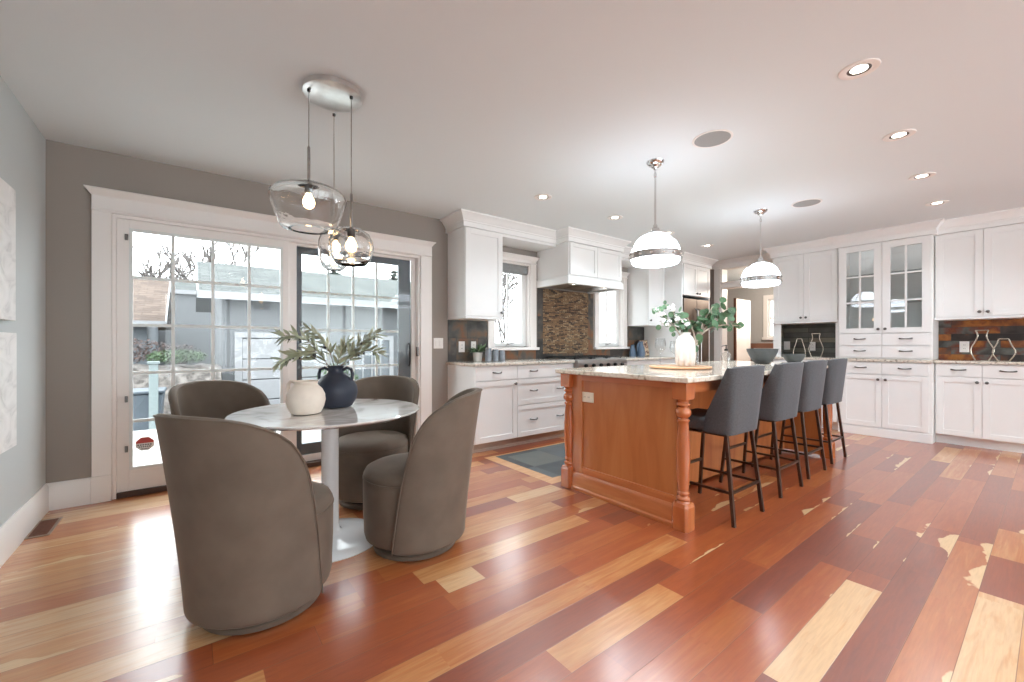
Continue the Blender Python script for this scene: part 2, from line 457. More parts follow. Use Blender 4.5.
M['twig'] = pm('brown_twig', '#6b5844', 0.7, noise=0.2)
M['olive'] = pm('black_olive', '#1d1a1e', 0.3, noise=0.1)
M['euc'] = pm('eucalyptus_leaf', '#527352', 0.5, noise=0.5, nscale=9)
M['birch'] = pm('pale_branch', '#b5a699', 0.7, noise=0.25, nscale=30)
M['white_cer'] = pm('white_ribbed_ceramic', '#d9d4ce', 0.5, noise=0.03)
M['petal'] = pm('white_petal', '#f4f3f0', 0.6, noise=0.03)
M['board'] = pm('light_wood_board', '#cfa27c', 0.4, noise=0.12, nscale=5, stretch=(1, 8, 1))
M['stone_bowl'] = pm('dark_grey_stoneware', '#494c4e', 0.5, noise=0.22, nscale=18, bump=0.15, bscale=60)
M['plate'] = pm('white_switch_plastic', '#efece8', 0.35, noise=0.01)
M['almond'] = pm('almond_plastic', '#e8dcc6', 0.35, noise=0.01)
M['wire'] = pm('champagne_metal', '#cdc3b4', 0.25, metal=1, noise=0.05)
M['win_w'] = pm('white_vinyl', '#e7e7e5', 0.35, noise=0.01)
M['muntin'] = pm('grey_muntin', '#dcdfdd', 0.4, noise=0.02)
M['screen'] = pm('graphite_aluminium', '#5c6268', 0.4, noise=0.05)
M['blind'] = pm('grey_roman_shade', '#8e9090', 0.8, noise=0.08, nscale=40)
M['glass'] = glass_mat('window_glass', (0.975, 0.985, 0.98, 1), 0.015, 0.5)
M['hutchglass'] = glass_mat('cabinet_glass', (0.93, 0.94, 0.94, 1), 0.05, 0.8)
M['shadeglass'] = glass_mat('clear_blown_glass', (0.90, 0.89, 0.885, 1), 0.09, 0.8, 0.04)
def blown_glass():
    m, nt, b = newmat('blown_clear_glass')
    b.inputs['Base Color'].default_value = (0.97, 0.965, 0.96, 1); b.inputs['Roughness'].default_value = 0.02
    b.inputs['Transmission Weight'].default_value = 1.0; b.inputs['IOR'].default_value = 1.46
    n = nt.nodes.new('ShaderNodeTexNoise'); n.inputs['Scale'].default_value = 6
    bp = nt.nodes.new('ShaderNodeBump'); bp.inputs['Strength'].default_value = 0.06; bp.inputs['Distance'].default_value = 0.01
    nt.links.new(n.outputs['Fac'], bp.inputs['Height']); nt.links.new(bp.outputs['Normal'], b.inputs['Normal'])
    return m
M['shadeglass'] = blown_glass()
M['wineglass'] = glass_mat('thin_wine_glass', (0.95, 0.955, 0.955, 1), 0.05, 0.8)
M['bulb'] = pm('warm_bulb', '#ffd9a8', 0.4, emit=7, ecol='#ffd39a')
M['opal'] = pm('lit_opal_glass', '#ffffff', 0.25, emit=5.6, ecol='#e9f3ff')
M['lens'] = pm('lit_lens', '#ffffff', 0.3, emit=6, ecol='#fff3e2')
M['grille'] = pm('grey_speaker_cloth', '#9a9996', 0.8, noise=0.06, nscale=200)
M['vent'] = pm('brown_floor_register', '#7a5142', 0.45, noise=0.1)
M['vent_f'] = pm('taupe_register_frame', '#9a8676', 0.4, metal=0.4, noise=0.1)
M['canvas'] = ramp_mat('grey_wash_print', [(0.3, '#c9c8c6'), (0.5, '#e6e4e2'), (0.7, '#f0eeec')], 5, 0.7, stretch=(1, 1, 1.5), distort=1.5)
M['canvas_edge'] = pm('white_canvas', '#e9e7e4', 0.7, noise=0.02)
M['blue'] = pm('slate_blue_enamel', '#55677c', 0.35, noise=0.08)
M['tin'] = pm('grey_glass_tumbler', '#8c9199', 0.25, noise=0.15, nscale=8)
M['leaf'] = pm('green_houseplant', '#55714a', 0.5, noise=0.3)
M['soil'] = pm('dark_soil', '#3a2d24', 0.9, noise=0.3)
M['art'] = ramp_mat('floral_print', [(0.35, '#4b3b33'), (0.45, '#8d6a54'), (0.52, '#c9a99a'), (0.58, '#d8c7a0'), (0.66, '#7b7a55')], 22, 0.6, detail=2)
M['darkwood'] = pm('dark_walnut_edge', '#4a3226', 0.5, noise=0.2)
M['hallwood'] = pm('red_brown_wood', '#6d4836', 0.4, noise=0.15, nscale=5)
M['hallwall'] = pm('hall_grey_paint', '#b3b1af', 0.8, noise=0.02)
M['shelfglass'] = glass_mat('glass_shelf', (0.82, 0.85, 0.84, 1), 0.06, 0.7)
M['soap'] = glass_mat('frosted_clear_bottle', (0.93, 0.92, 0.90, 1), 0.16, 0.7, 0.15)
# outdoors
M['stucco'] = pm('grey_stucco', '#57595b', 0.9, noise=0.06, nscale=6, bump=0.3, bscale=60)
M['shingle'] = brick_mat('grey_green_shingles', [(0, '#3d403f'), (0.5, '#474a48'), (1, '#505351')], 0.35, 0.16, 'xy', mortar=0.012, mcol='#2c3230', rough=0.9, bump=0.4)
M['shingle_t'] = brick_mat('tan_shingles', [(0, '#4a3d35'), (0.5, '#55473e'), (1, '#5e5046')], 0.35, 0.15, 'xy', mortar=0.012, mcol='#443830', rough=0.9, bump=0.4)
M['outwhite'] = pm('outdoor_white_paint', '#808183', 0.5, noise=0.03)
M['outgrey'] = pm('pale_grey_siding', '#5b6064', 0.8, noise=0.05)
M['paving'] = pm('pale_concrete', '#9a9894', 0.9, noise=0.1, nscale=3, bump=0.2, bscale=30)
M['gravel'] = ramp_mat('stone_gravel', [(0.35, '#3d3936'), (0.5, '#5a5551'), (0.65, '#706b66')], 11, 0.95, detail=6, bump=0.6)
M['bark'] = pm('grey_bark', '#625d5a', 0.9, noise=0.25)
M['needle'] = pm('evergreen_needles', '#333d37', 0.8, noise=0.3, nscale=5)
M['twigbush'] = pm('mauve_bare_twigs', '#574a47', 0.9, noise=0.3)
M['ivy'] = pm('ivy_green', '#3f5137', 0.7, noise=0.35, nscale=6)
M['bin'] = pm('blue_grey_bin', '#3a444c', 0.5, noise=0.06)
M['post'] = pm('blue_grey_post', '#687272', 0.6, noise=0.06)
M['sticker_r'] = pm('red_decal', '#b8443c', 0.5)
M['sticker_k'] = pm('charcoal_decal', '#6a6668', 0.5)
M['sticker_w'] = pm('white_decal', '#efeeec', 0.5)

# ------------------------------------------------------------------ room shell
XL, XR, YB, YF, ZC = -0.78, 7.05, 4.178, -3.3, 2.52
def struct(mb, name, mat, label, cat, **k):
    o = mb.build(name, mat, None, **k)
    return tag(o, label, cat, kind='structure')

def wall_with_holes(mb, a0, a1, z0, z1, holes, put):
    """put(a0,a1,z0,z1) for every solid rectangle; holes [(a0,a1,z0,z1)] sorted along a"""
    cur = a0
    for h0, h1, hz0, hz1 in holes:
        if h0 > cur: put(cur, h0, z0, z1)
        if hz0 > z0: put(h0, h1, z0, hz0)
        if hz1 < z1: put(h0, h1, hz1, z1)
        cur = h1
    if cur < a1: put(cur, a1, z0, z1)

# floor with the slate inset cut out
SX0, SX1, SY0, SY1 = 2.43, 5.9, 2.60, 3.44
mb = MB()
BW = 0.115
for (x0, x1, y0, y1) in ((XL, XR + 3.2, YF, SY0 - BW), (XL, XR + 3.2, SY1 + 0.03, YB + 0.15), (XL, SX0 - BW, SY0 - BW, SY1 + 0.03), (SX1 + BW, XR + 3.2, SY0 - BW, SY1 + 0.03)):
    mb.box(x0, x1, y0, y1, -0.06, 0)
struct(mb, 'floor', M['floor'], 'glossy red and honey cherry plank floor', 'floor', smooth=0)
mb = MB().box(SX0, SX1, SY0, SY1, -0.06, 0.0)
struct(mb, 'floor_tile', M['slate_f'], 'blue grey slate tile inset in the plank floor beside the island', 'floor', smooth=0)
mb = MB()
mb.box(SX0 - BW, SX1 + BW, SY0 - BW, SY0, -0.06, 0); mb.box(SX0 - BW, SX1 + BW, SY1, SY1 + 0.03, -0.06, 0)
mb.box(SX0 - BW, SX0, SY0, SY1, -0.06, 0); mb.box(SX1, SX1 + BW, SY0, SY1, -0.06, 0)
struct(mb, 'floor_border', M['border'], 'pale wood border strip framing the slate floor inset', 'floor', smooth=0)

mb = MB().box(XL - 0.15, XR + 3.4, YF - 0.15, YB + 0.15, ZC, ZC + 0.12)
struct(mb, 'ceiling', M['ceil'], 'flat pale grey painted ceiling', 'ceiling', smooth=0)

PD = (-0.452, 1.960, 0.0, 2.080)
W1 = (2.93, 3.50, 1.09, 2.165)
W2 = (4.84, 5.41, 1.09, 2.165)
mb = MB()
wall_with_holes(mb, XL - 0.15, XR + 0.18, 0, ZC, [PD, W1, W2], lambda a, b, c, d: mb.box(a, b, YB, YB + 0.15, c, d))
struct(mb, 'wall_back', M['wall'], 'warm grey wall with the patio door and kitchen windows', 'wall', smooth=0)
mb = MB().box(XL - 0.15, XL, YF, YB, 0, ZC)
struct(mb, 'wall_left', M['wall_l'], 'cool grey wall with two canvas prints', 'wall', smooth=0)
DO = (2.60, 3.43, 0.0, 2.40)
mb = MB()
wall_with_holes(mb, YF, YB, 0, ZC, [DO], lambda a, b, c, d: mb.box(XR, XR + 0.18, a, b, c, d))
struct(mb, 'wall_right', M['wall'], 'grey wall behind the white hutch with the hall doorway', 'wall', smooth=0)
FH = [(-0.5, 1.9, 0.35, 2.3), (2.2, 4.5, 0.35, 2.3), (4.8, 6.8, 0.35, 2.3)]  # unseen window openings, added and sized to let in fill daylight
mb = MB()
wall_with_holes(mb, XL - 0.15, XR + 0.18, 0, ZC, FH, lambda a, b, c, d: mb.box(a, b, YF - 0.15, YF, c, d))
struct(mb, 'wall_front', M['wall_l'], 'grey wall with added wide windows behind the camera', 'wall', smooth=0)
for i, (a, b, c, d) in enumerate(FH):
    t = thing('window_%d' % (i + 3), 'white framed wide window added for fill light behind the camera, number %d along that wall' % (i + 1), 'window', ((a + b) / 2, YF, c), 0, kind='structure')
    w = (b - a) / 2; h = d - c
    f = MB()
    f.box(-w, -w + .06, -.12, -.04, 0, h); f.box(w - .06, w, -.12, -.04, 0, h); f.box(-w + .06, w - .06, -.12, -.04, 0, .06)
    f.box(-w + .06, w - .06, -.12, -.04, h - .06, h); f.box(-.03, .03, -.12, -.04, .06, h - .06)
    f.build('window_frame', M['win_w'], t)
    MB().box(-w + .06, w - .06, -.083, -.079, .06, h - .06).build('pane', M['glass'], t)

# baseboards
def baseboard_profile(h=0.185, t=0.018):
    return [(0, 0), (t, 0), (t, h - 0.02), (t * .55, h - 0.008), (t * .4, h), (0, h)]
mb = MB().sweep([(XL, YB - 0.0001), (XL, YF)][::-1], baseboard_profile())
struct(mb, 'baseboard_left', M['trim'], 'tall white baseboard along the cool grey wall', 'baseboard')
mb = MB().sweep([(XL, YB), (-0.557, YB)], baseboard_profile())
mb.sweep([(2.094, YB), (2.285, YB)], baseboard_profile())
struct(mb, 'baseboard_back', M['trim'], 'tall white baseboard beside the patio door', 'baseboard')
mb = MB().sweep([(XR, 0.12), (XR, YF)], baseboard_profile())
struct(mb, 'baseboard_right', M['trim'], 'white baseboard beyond the end of the right cabinets', 'baseboard')

# ------------------------------------------------------------------ patio door
def head_profile(z0, z1):
    h = z1 - z0
    return [(0, z0), (0.022, z0), (0.030, z0 + .012), (0.022, z0 + .024), (0.022, z1 - .05), (0.05, z1 - .012), (0.058, z1 - .008), (0.058, z1), (0, z1)]
def head_trim(mb, x0, x1, z0, z1):
    # box head with flared cap returning to the wall at both ends
    mb.sweep([(x0, YB), (x0, YB - .001), (x1, YB - .001), (x1, YB)][1:3], head_profile(z0, z1))
    for x, s in ((x0, -1), (x1, 1)):
        p = [(x, z1 - .05), (x + s * .028, z1 - .012), (x + s * .035, z1 - .008), (x + s * .035, z1), (x, z1)]
        n = len(p)
        vs = [(a, YB, b) for a, b in p] + [(a, YB - (.022 + .036 * max(0, (b - (z1 - .05)) / .05)), b) for a, b in p]
        fs = [tuple(range(n)), tuple(range(2 * n - 1, n - 1, -1))] + [(i, n + i, n + (i + 1) % n, (i + 1) % n) for i in range(n)]
        mb.add(vs, fs)

d1 = thing('door_1', 'white framed sliding glass patio door with gridded panes', 'door', (0, 0, 0), kind='structure')
mb = MB()
mb.box(-0.556, -0.452, YB - .022, YB, 0.19, 2.08); mb.box(-0.560, -0.452, YB - .028, YB, 0, 0.19)
mb.box(1.960, 2.090, YB - .022, YB, 0.19, 2.08); mb.box(1.960, 2.094, YB - .028, YB, 0, 0.19)
mb.build('casing', M['trim'], d1, bevel=.003)
mb = MB(); head_trim(mb, -0.556, 2.090, 2.08, 2.24)
mb.build('head_trim', M['trim'], d1, bevel=.002)
mb = MB()   # jambs, centre posts, sill
mb.box(-0.452, -0.43, YB, YB + .15, 0, 2.08); mb.box(1.94, 1.96, YB, YB + .15, 0, 2.08); mb.box(-0.43, 1.94, YB, YB + .15, 2.055, 2.08)
mb.build('jamb', M['trim'], d1, bevel=.002)
MB().box(-0.43, 1.94, YB - 0.005, YB + .15, 0, 0.04).build('threshold', M['darkwood'], d1, bevel=.003)
def sash(par, nm, x0, x1, z0, z1, gx0, gx1, gz0, gz1, y0, y1, mat, nx, nz, muntin_mat, inner=None):
    f = MB()
    f.box(x0, gx0, y0, y1, z0, z1); f.box(gx1, x1, y0, y1, z0, z1); f.box(gx0, gx1, y0, y1, z0, gz0); f.box(gx0, gx1, y0, y1, gz1, z1)
    fo = f.build(nm, mat, par, bevel=.002)
    if inner:
        e = MB(); w = .02
        e.box(gx0, gx0 + w, y0 - .004, y0 + .02, gz0, gz1); e.box(gx1 - w, gx1, y0 - .004, y0 + .02, gz0, gz1)
        e.box(gx0 + w, gx1 - w, y0 - .004, y0 + .02, gz0, gz0 + w); e.box(gx0 + w, gx1 - w, y0 - .004, y0 + .02, gz1 - w, gz1)
        e.build('glazing_bead', inner, fo)
    ym = (y0 + y1) / 2
    MB().box(gx0, gx1, ym - .003, ym + .003, gz0, gz1).build('pane', M['glass'], fo)
    g = MB(); w = .011
    for i in range(1, nx):
        x = gx0 + (gx1 - gx0) * i / nx; g.box(x - w, x + w, ym - .008, ym + .008, gz0, gz1)
    for i in range(1, nz):
        z = gz0 + (gz1 - gz0) * i / nz; g.box(gx0, gx1, ym - .0075, ym + .0075, z - w, z + w)
    if nx > 1 or nz > 1: g.build('muntin', muntin_mat, fo)
    return fo
s1 = sash(d1, 'door_panel', -0.43, 0.700, 0.04, 2.055, -0.362, 0.652, 0.195, 1.992, YB + .02, YB + .065, M['trim'], 4, 5, M['muntin'], M['muntin'])
s2 = sash(d1, 'door_panel', 0.702, 1.94, 0.04, 2.055, 0.772, 1.895, 0.10, 2.035, YB + .072, YB + .10, M['trim'], 1, 1, M['muntin'])
s3 = sash(d1, 'sliding_panel', 0.772, 1.895, 0.045, 2.045, 0.822, 1.765, 0.20, 1.975, YB + .104, YB + .145, M['screen'], 4, 5, M['muntin'])
hd = MB().tube([(1.865, YB + .07, .90), (1.865, YB + .045, .92), (1.865, YB + .04, 1.02), (1.865, YB + .045, 1.12), (1.865, YB + .07, 1.14)], .009, 8)
o = hd.build('pull_handle', M['black'], d1); o['label'] = 'black pull handle'
mb = MB().box(1.925, 1.95, YB + .0, YB + .03, 1.0, 1.1)
mb.build('latch', M['pewter'], d1, bevel=.004)
for z in (0.70, 1.90, .33):
    MB().box(-0.386, -0.368, YB + .008, YB + .02, z, z + .045).build('hinge_clip', M['pewter'], d1, bevel=.003)
# alarm decal low on the glass
st = thing('window_decal', 'small red and white octagonal decal low on the patio door glass', 'sticker', (-0.275, YB + .034, .375))
def octo(r, sx=1.0):
    return [(r * sx * math.cos(R_(22.5 + 45 * k)), r * math.sin(R_(22.5 + 45 * k))) for k in range(8)]
def flat(mb, poly, y, t=.0008):
    n = len(poly)
    vs = [(a, y, b) for a, b in poly] + [(a, y + t, b) for a, b in poly]
    mb.add(vs, [tuple(range(n)), tuple(range(2 * n - 1, n - 1, -1))] + [(i, n + i, n + (i + 1) % n, (i + 1) % n) for i in range(n)])
mb = MB(); flat(mb, octo(.055, 1.05), .003); mb.build('decal_back', M['sticker_w'], st, smooth=0)
mb = MB(); flat(mb, [(-.05, .006), (.05, .006), (.05, .02), (.022, .047), (-.022, .047), (-.05, .02)], .002); mb.build('red_field', M['sticker_r'], st, smooth=0)
mb = MB()
for (a, b, z0, z1) in ((-.043, .043, -.012, -.002), (-.036, .036, -.026, -.017), (-.024, .024, -.042, -.033)):
    n = 6
    for k in range(n):
        x = a + (b - a) * k / n
        flat(mb, [(x, z0), (x + (b - a) / n * .72, z0), (x + (b - a) / n * .72, z1), (x, z1)], .002)
mb.build('small_print', M['sticker_k'], st, smooth=0)

# ------------------------------------------------------------------ kitchen windows
def kitchen_window(idx, W, cx0, cx1, label, shade):
    a, b, c, d = W
    t = thing('window_%d' % idx, label, 'window', (0, 0, 0), kind='structure')
    m = MB(); m.box(cx0, a, YB - .02, YB, c - .005, d); m.box(b, cx1, YB - .02, YB, c - .005, d)
    m.build('casing', M['trim'], t, bevel=.002)
    m = MB(); head_trim(m, cx0, cx1, d, d + .095); m.build('head_trim', M['trim'], t, bevel=.002)
    m = MB(); m.box(cx0 - .025, cx1 + .025, YB - .055, YB + .10, c - .035, c); m.build('window_sill', M['trim'], t, bevel=.004)
    m = MB(); m.box(a, a + .015, YB, YB + .15, c, d); m.box(b - .015, b, YB, YB + .15, c, d); m.box(a + .015, b - .015, YB, YB + .15, d - .015, d); m.box(a + .015, b - .015, YB + .1, YB + .15, c, c + .015)
    m.build('jamb', M['trim'], t)
    sash(t, 'window_frame', a + .015, b - .015, c + .0155, d - .015, a + .045, b - .085, c + .06, d - .06, YB + .06, YB + .10, M['win_w'], 2, 1, M['win_w'])
    m = MB().tube([((a + b) / 2 - .06, YB + .055, c + .03), ((a + b) / 2 - .01, YB + .035, c + .045), ((a + b) / 2 + .05, YB + .04, c + .055)], .006, 6)
    m.build('crank', M['pewter'], t)
    if shade:
        s = thing('roman_shade', 'grey roman shade rolled up at the top of the window beside the hood', 'blind', ((a + b) / 2, YB + .03, d - .02))
        m = MB()
        w = (b - a) / 2 - .02
        m.profx([(.0, -.115), (.012, -.12), (.02, -.11), (.02, 0), (0, 0)], -w, w)
        m.profx([(-.016, -.10), (-.004, -.112), (.0, -.1), (.0, -.03), (-.012, -.035)], -w, w)
        m.build('shade_fabric', M['blind'], s, bevel=.004)
        m = MB().box(-w, w, -.018, .02, 0, .015); m.build('head_rail', M['trim'], s)
kitchen_window(1, W1, 2.835, 3.60, 'white trimmed casement window beside the upper cabinet and range hood', True)
kitchen_window(2, W2, 4.745, 5.505, 'white trimmed casement window beyond the range hood', False)

# ------------------------------------------------------------------ crown mouldings and soffit
def crown_prof(z0=2.375):
    return [(-.02, z0), (0.026, z0), (0.026, z0 + .050), (.034, z0 + .056), (.034, z0 + .066), (.044, z0 + .076), (.072, z0 + .114), (.088, z0 + .124), (.096, z0 + .130), (.096, ZC), (-.02, ZC)]
CABF = 3.811; HOODF = 3.598
mb = MB().sweep([(2.295, YB), (2.295, CABF), (3.626, CABF), (3.626, HOODF), (4.627, HOODF), (4.627, CABF), (5.975, CABF), (5.975, 3.50), (6.815, 3.50), (6.815, YB - .3)], crown_prof())
struct(mb, 'trim_1', M['cab'], 'white crown moulding stepping along the cabinets and hood of the window wall', 'moulding', bevel=0)
mb = MB(); mb.box(2.785, 3.62, CABF + .02, YB, 2.345, 2.40); mb.box(4.633, 5.535, CABF + .02, YB, 2.345, 2.40)
mb.box(2.785, 3.62, CABF - .001, CABF + .02, 2.345, 2.40); mb.box(4.633, 5.535, CABF - .001, CABF + .02, 2.345, 2.40)
struct(mb, 'trim_2', M['cab'], 'white soffit bridging over the kitchen windows', 'soffit')
HX, NX, SXX = 6.665, 6.70, 6.775      # fronts of hutch, niche cabinet, side uppers
mb = MB().sweep([(XR - .001, 2.505), (NX, 2.505), (NX, 1.73), (HX, 1.73), (HX, .853), (SXX, .853), (SXX, .10), (XR, .10)], crown_prof())
struct(mb, 'trim_3', M['cab'], 'white crown moulding over the hutch and right wall cabinets', 'moulding')
mb = MB().sweep([(XR, YB), (XR, 2.58)], crown_prof(2.40))
struct(mb, 'trim_4', M['trim'], 'white crown moulding over the hall doorway', 'moulding')

# ------------------------------------------------------------------ cabinet kit (local frame: x along the front, front face at y=0 looking to -y)
def shaker(mb, x0, x1, z0, z1, rail=.058, t=.02, y=-.021):
    mb.box(x0, x0 + rail, y, y + t, z0, z1); mb.box(x1 - rail, x1, y, y + t, z0, z1)
    mb.box(x0 + rail, x1 - rail, y, y + t, z0, z0 + rail); mb.box(x0 + rail, x1 - rail, y, y + t, z1 - rail, z1)
    mb.box(x0 + rail - .001, x1 - rail + .001, y + .009, y + t - .001, z0 + rail - .001, z1 - rail + .001)
def knob(par, x, z, y=-.021):
    MB().lathe([(.006, 0), (.006, .012), (.013, .018), (.016, .024), (.014, .031), (.006, .034)], (x, y, z), 14, 'y').build('knob', M['pewter'], par)
def pull(par, x, z, w=.055, y=-.021):
    pts = []
    for k in range(9):
        u = -1 + 2 * k / 8
        pts.append((x + u * w, y - .028 * (1 - u ** 4) - .001, z - .006 * (1 - u * u)))
    m = MB().tube(pts, [.0055 + .003 * abs(-1 + 2 * k / 8) for k in range(9)], 8)
    m.build('handle', M['pewter'], par)
def door(par, x0, x1, z0, z1, knobpos=None, rail=.058):
    m = MB(); shaker(m, x0, x1, z0, z1, rail)
    o = m.build('door', M['cab'], par, bevel=.0012)
    if knobpos: knob(o, *knobpos)
    return o
def drawer(par, x0, x1, z0, z1, flatf=False, two=False, nopull=False):
    m = MB()
    if flatf or z1 - z0 < .16: m.box(x0, x1, -.021, -.001, z0, z1)
    else: shaker(m, x0, x1, z0, z1, .052)
    o = m.build('drawer', M['cab'], par, bevel=.0012)
    if not nopull: pull(o, (x0 + x1) / 2, (z0 + z1) / 2 + .01)
    return o
G = .0018

# --- window wall base cabinets
ZB = .902
def base_cab(label, x0, x1, front_y, depth, fronts, endpanel=False, toe_in=.07, zt=ZB):
    t = thing('base_cabinet', label, 'cabinet', (x0, front_y, 0))
    w = x1 - x0
    m = MB().box(0, w, 0, depth, .10, zt); m.build('body', M['cab'], t, bevel=.001)
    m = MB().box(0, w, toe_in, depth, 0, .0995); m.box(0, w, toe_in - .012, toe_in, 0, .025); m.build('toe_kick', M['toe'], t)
    fronts(t, w)
    return t
FY = 3.62
def f1(t, w):
    drawer(t, G, w - G, .752, .892); door(t, G, w - G, .108, .744, (w - .035, .70))
base_cab('white base cabinet with one drawer over a door, beside the patio door', 2.295, 2.838, FY, YB - FY - .002, f1)
def f2(t, w):
    drawer(t, G, w - G, .752, .892); drawer(t, G, w - G, .462, .744); drawer(t, G, w - G, .108, .454)
    # the wide fronts carry two pulls each
    for o in kids(t):
        if o.name.startswith('drawer'):
            for h in kids(o):
                h.location.x = -w * .235
                c = h.copy(); COL.objects.link(c); c.parent = o; c.location.x = w * .235
base_cab('white base cabinet with three wide drawers between the door cabinet and the range', 2.84, 3.715, FY, YB - FY - .002, f2)
def f3(t, w):
    drawer(t, G, w - G, .46, .78, nopull=False); drawer(t, G, w - G, .108, .452)
base_cab('white base cabinet with two deep drawers directly below the range top', 3.717, 4.663, FY, YB - FY - .002, f3, zt=.785)
def f4(t, w):
    for k in range(3):
        a, b = w * k / 3 + G, w * (k + 1) / 3 - G
        drawer(t, a, b, .752, .892); door(t, a, b, .108, .744, ((b - .035) if k != 1 else (a + .035), .70))
base_cab('white base cabinet with three top drawers between the range and the fridge panel', 4.665, 5.968, FY, YB - FY - .002, f4)

# counters on the window wall
def counter(label, x0, x1, y0, y1, z0, z1, mat=None):
    o = MB().box(x0, x1, y0, y1, z0, z1).build('countertop', mat or M['granite'], None, bevel=.005)
    return tag(o, label, 'countertop')
counter('beige granite countertop beside the patio door, holding the potted plant', 2.27, 3.714, FY - .045, YB - .012, ZB + .001, .934)
counter('beige granite countertop between the range and the fridge panel', 4.666, 5.966, FY - .045, YB - .012, ZB + .001, .934)

# backsplash
mb = MB()
y0 = YB - .010
for (a, b, c, d) in ((2.297, 2.833, .936, 1.405), (2.833, 3.632, .936, 1.053), (3.632, 3.722, .936, 1.872), (4.60, 4.714, .936, 1.872), (4.714, 5.535, .936, 1.053), (5.535, 5.968, .936, 1.412), (3.722, 4.60, .936, 1.0)):
    mb.box(a, b, y0, YB - .0005, c, d)
struct(mb, 'wall_tile', M['slate_xz'], 'multicolour slate tile backsplash on the window wall', 'backsplash', smooth=0)
mb = MB().box(3.722, 4.60, y0 - .004, YB - .0005, 1.0, 1.872)
struct(mb, 'wall_tile_mosaic', M['mosaic'], 'brown stacked stone mosaic panel under the range hood', 'backsplash', smooth=0)

# --- upper cabinets on the window wall
def wall_cab(label, loc, rz, w, d, h, fronts, rail=True, name='wall_cabinet'):
    t = thing(name, label, 'cabinet', loc, rz)
    MB().box(0, w, 0, d, 0, h).build('body', M['cab'], t, bevel=.001)
    fronts(t, w, h)
    if rail: MB().box(-.004, w + .004, -.026, d, -.026, -.001).build('light_rail', M['cab'], t, bevel=.003)
    return t
def u1(t, w, h): door(t, G, w - G, .004, h - .004, (w - .03, .05), .062)
wall_cab('white single door upper cabinet beside the patio door', (2.295, CABF, 1.43), 0, .486, YB - CABF - .002, .944, u1)
def u2(t, w, h): door(t, G, w - G, .004, h - .004, (.03, .05), .062)
wall_cab('white upper cabinet between the far kitchen window and the fridge panel', (5.542, CABF, 1.445), 0, .424, YB - CABF - .002, .929, u2)

# --- range hood
t = thing('range_hood', 'white panelled range hood over the stacked stone mosaic', 'range hood', (3.626, HOODF, 1.87))
hw = 1.001; hd_ = YB - HOODF - .002
m = MB().box(0, hw, 0, hd_, .10, .504); m.build('hood_box', M['cab'], t, bevel=.001)
m = MB().sweep([(0, hd_), (0, 0), (hw, 0), (hw, hd_)], [(-.04, 0), (.022, 0), (.022, .075), (.014, .085), (.006, .098), (-.04, .099)])
m.build('hood_moulding', M['cab'], t)
for (a, b) in ((.012, hw / 2 - G), (hw / 2 + G, hw - .012)):
    m = MB(); shaker(m, a, b, .112, .498, .05); m.build('door_panel', M['cab'], t, bevel=.0012)
m = MB(); m.box(.04, hw - .04, .04, hd_ - .01, .02, .03)
for k in range(3): m.box(.08 + k * .29, .08 + k * .29 + .26, .12, hd_ - .12, .012, .021)
m.build('steel_liner', M['steel'], t, bevel=.002)
for x in (.2, .8): MB().lathe([(.03, 0), (.03, .006)], (x, .09, .013), 16).build('hood_lamp', M['lens'], t)

# --- range top
t = thing('rangetop', 'stainless gas range top with black grates under the hood', 'stove', (3.72, 3.53, .787))
rw = .94; rd = YB - .03 - 3.53
m = MB().box(0, rw, .02, rd, 0, .155)
m.profx([(.02, 0), (-.004, .03), (-.012, .10), (0, .14), (.02, .155)], 0, rw)
m.build('steel_body', M['steel'], t, bevel=.004)
for k in range(6):
    MB().lathe([(.022, 0), (.022, .02), (.017, .032), (0, .033)], (.12 + k * .14, -.008, .08), 16, 'y').build('burner_knob', M['black'], t)
for k in range(3):
    x0 = .02 + k * .302
    m = MB()
    for j in range(5):
        x = x0 + .015 + j * .067; m.box(x - .006, x + .006, .07, rd - .03, .172, .186)
    for j in range(4):
        y = .075 + j * (rd - .11) / 3; m.box(x0, x0 + .296, y - .006, y + .006, .172, .184)
    for xx in (x0 + .006, x0 + .29):
        for yy in (.08, rd - .04): m.box(xx - .006, xx + .006, yy - .006, yy + .006, .155, .173)
    m.build('grate', M['iron'], t)
    for yy in (.2, .45): MB().lathe([(.05, .155), (.05, .162), (.03, .166), (0, .168)], (x0 + .148, yy, 0), 18).build('burner', M['black'], t)

# --- fridge surround
t = thing('fridge_enclosure', 'white tall fridge surround panel with cabinet over the fridge', 'cabinet', (5.972, 3.50, 0))
m = MB(); m.box(0, .022, 0, YB - 3.502, 0, 2.374); m.box(.818, .840, 0, YB - 3.502, 0, 2.374); m.build('side_panel', M['cab'], t, bevel=.001)
m = MB().box(.0225, .8175, .001, YB - 3.502, 1.89, 2.374); m.build('cabinet_box', M['cab'], t)
door(t, .024, .419, 1.894, 2.37, (.381, 1.93)); door(t, .422, .816, 1.894, 2.37, (.460, 1.93))
t = thing('refrigerator', 'dark stainless fridge in the white surround, half hidden by eucalyptus', 'fridge', (6.00, 3.53, 0))
fw = .785
MB().box(0.012, fw - .012, .02, .62, .02, 1.85).build('fridge_body', M['black'], t, bevel=.004)
for (a, b) in ((.012, fw / 2 - .003), (fw / 2 + .003, fw - .012)):
    o = MB().box(a, b, -.04, .018, .66, 1.845).build('fridge_door', M['steel_d'], t, bevel=.006)
    x = fw / 2 - .05 if a < .1 else fw / 2 + .05
    MB().tube([(x, -.04, .80), (x, -.085, .83), (x, -.085, 1.66), (x, -.04, 1.69)], .011, 8).build('handle', M['steel'], o)
o = MB().box(.012, fw - .012, -.04, .018, .08, .652).build('freezer_drawer', M['steel_d'], t, bevel=.006)
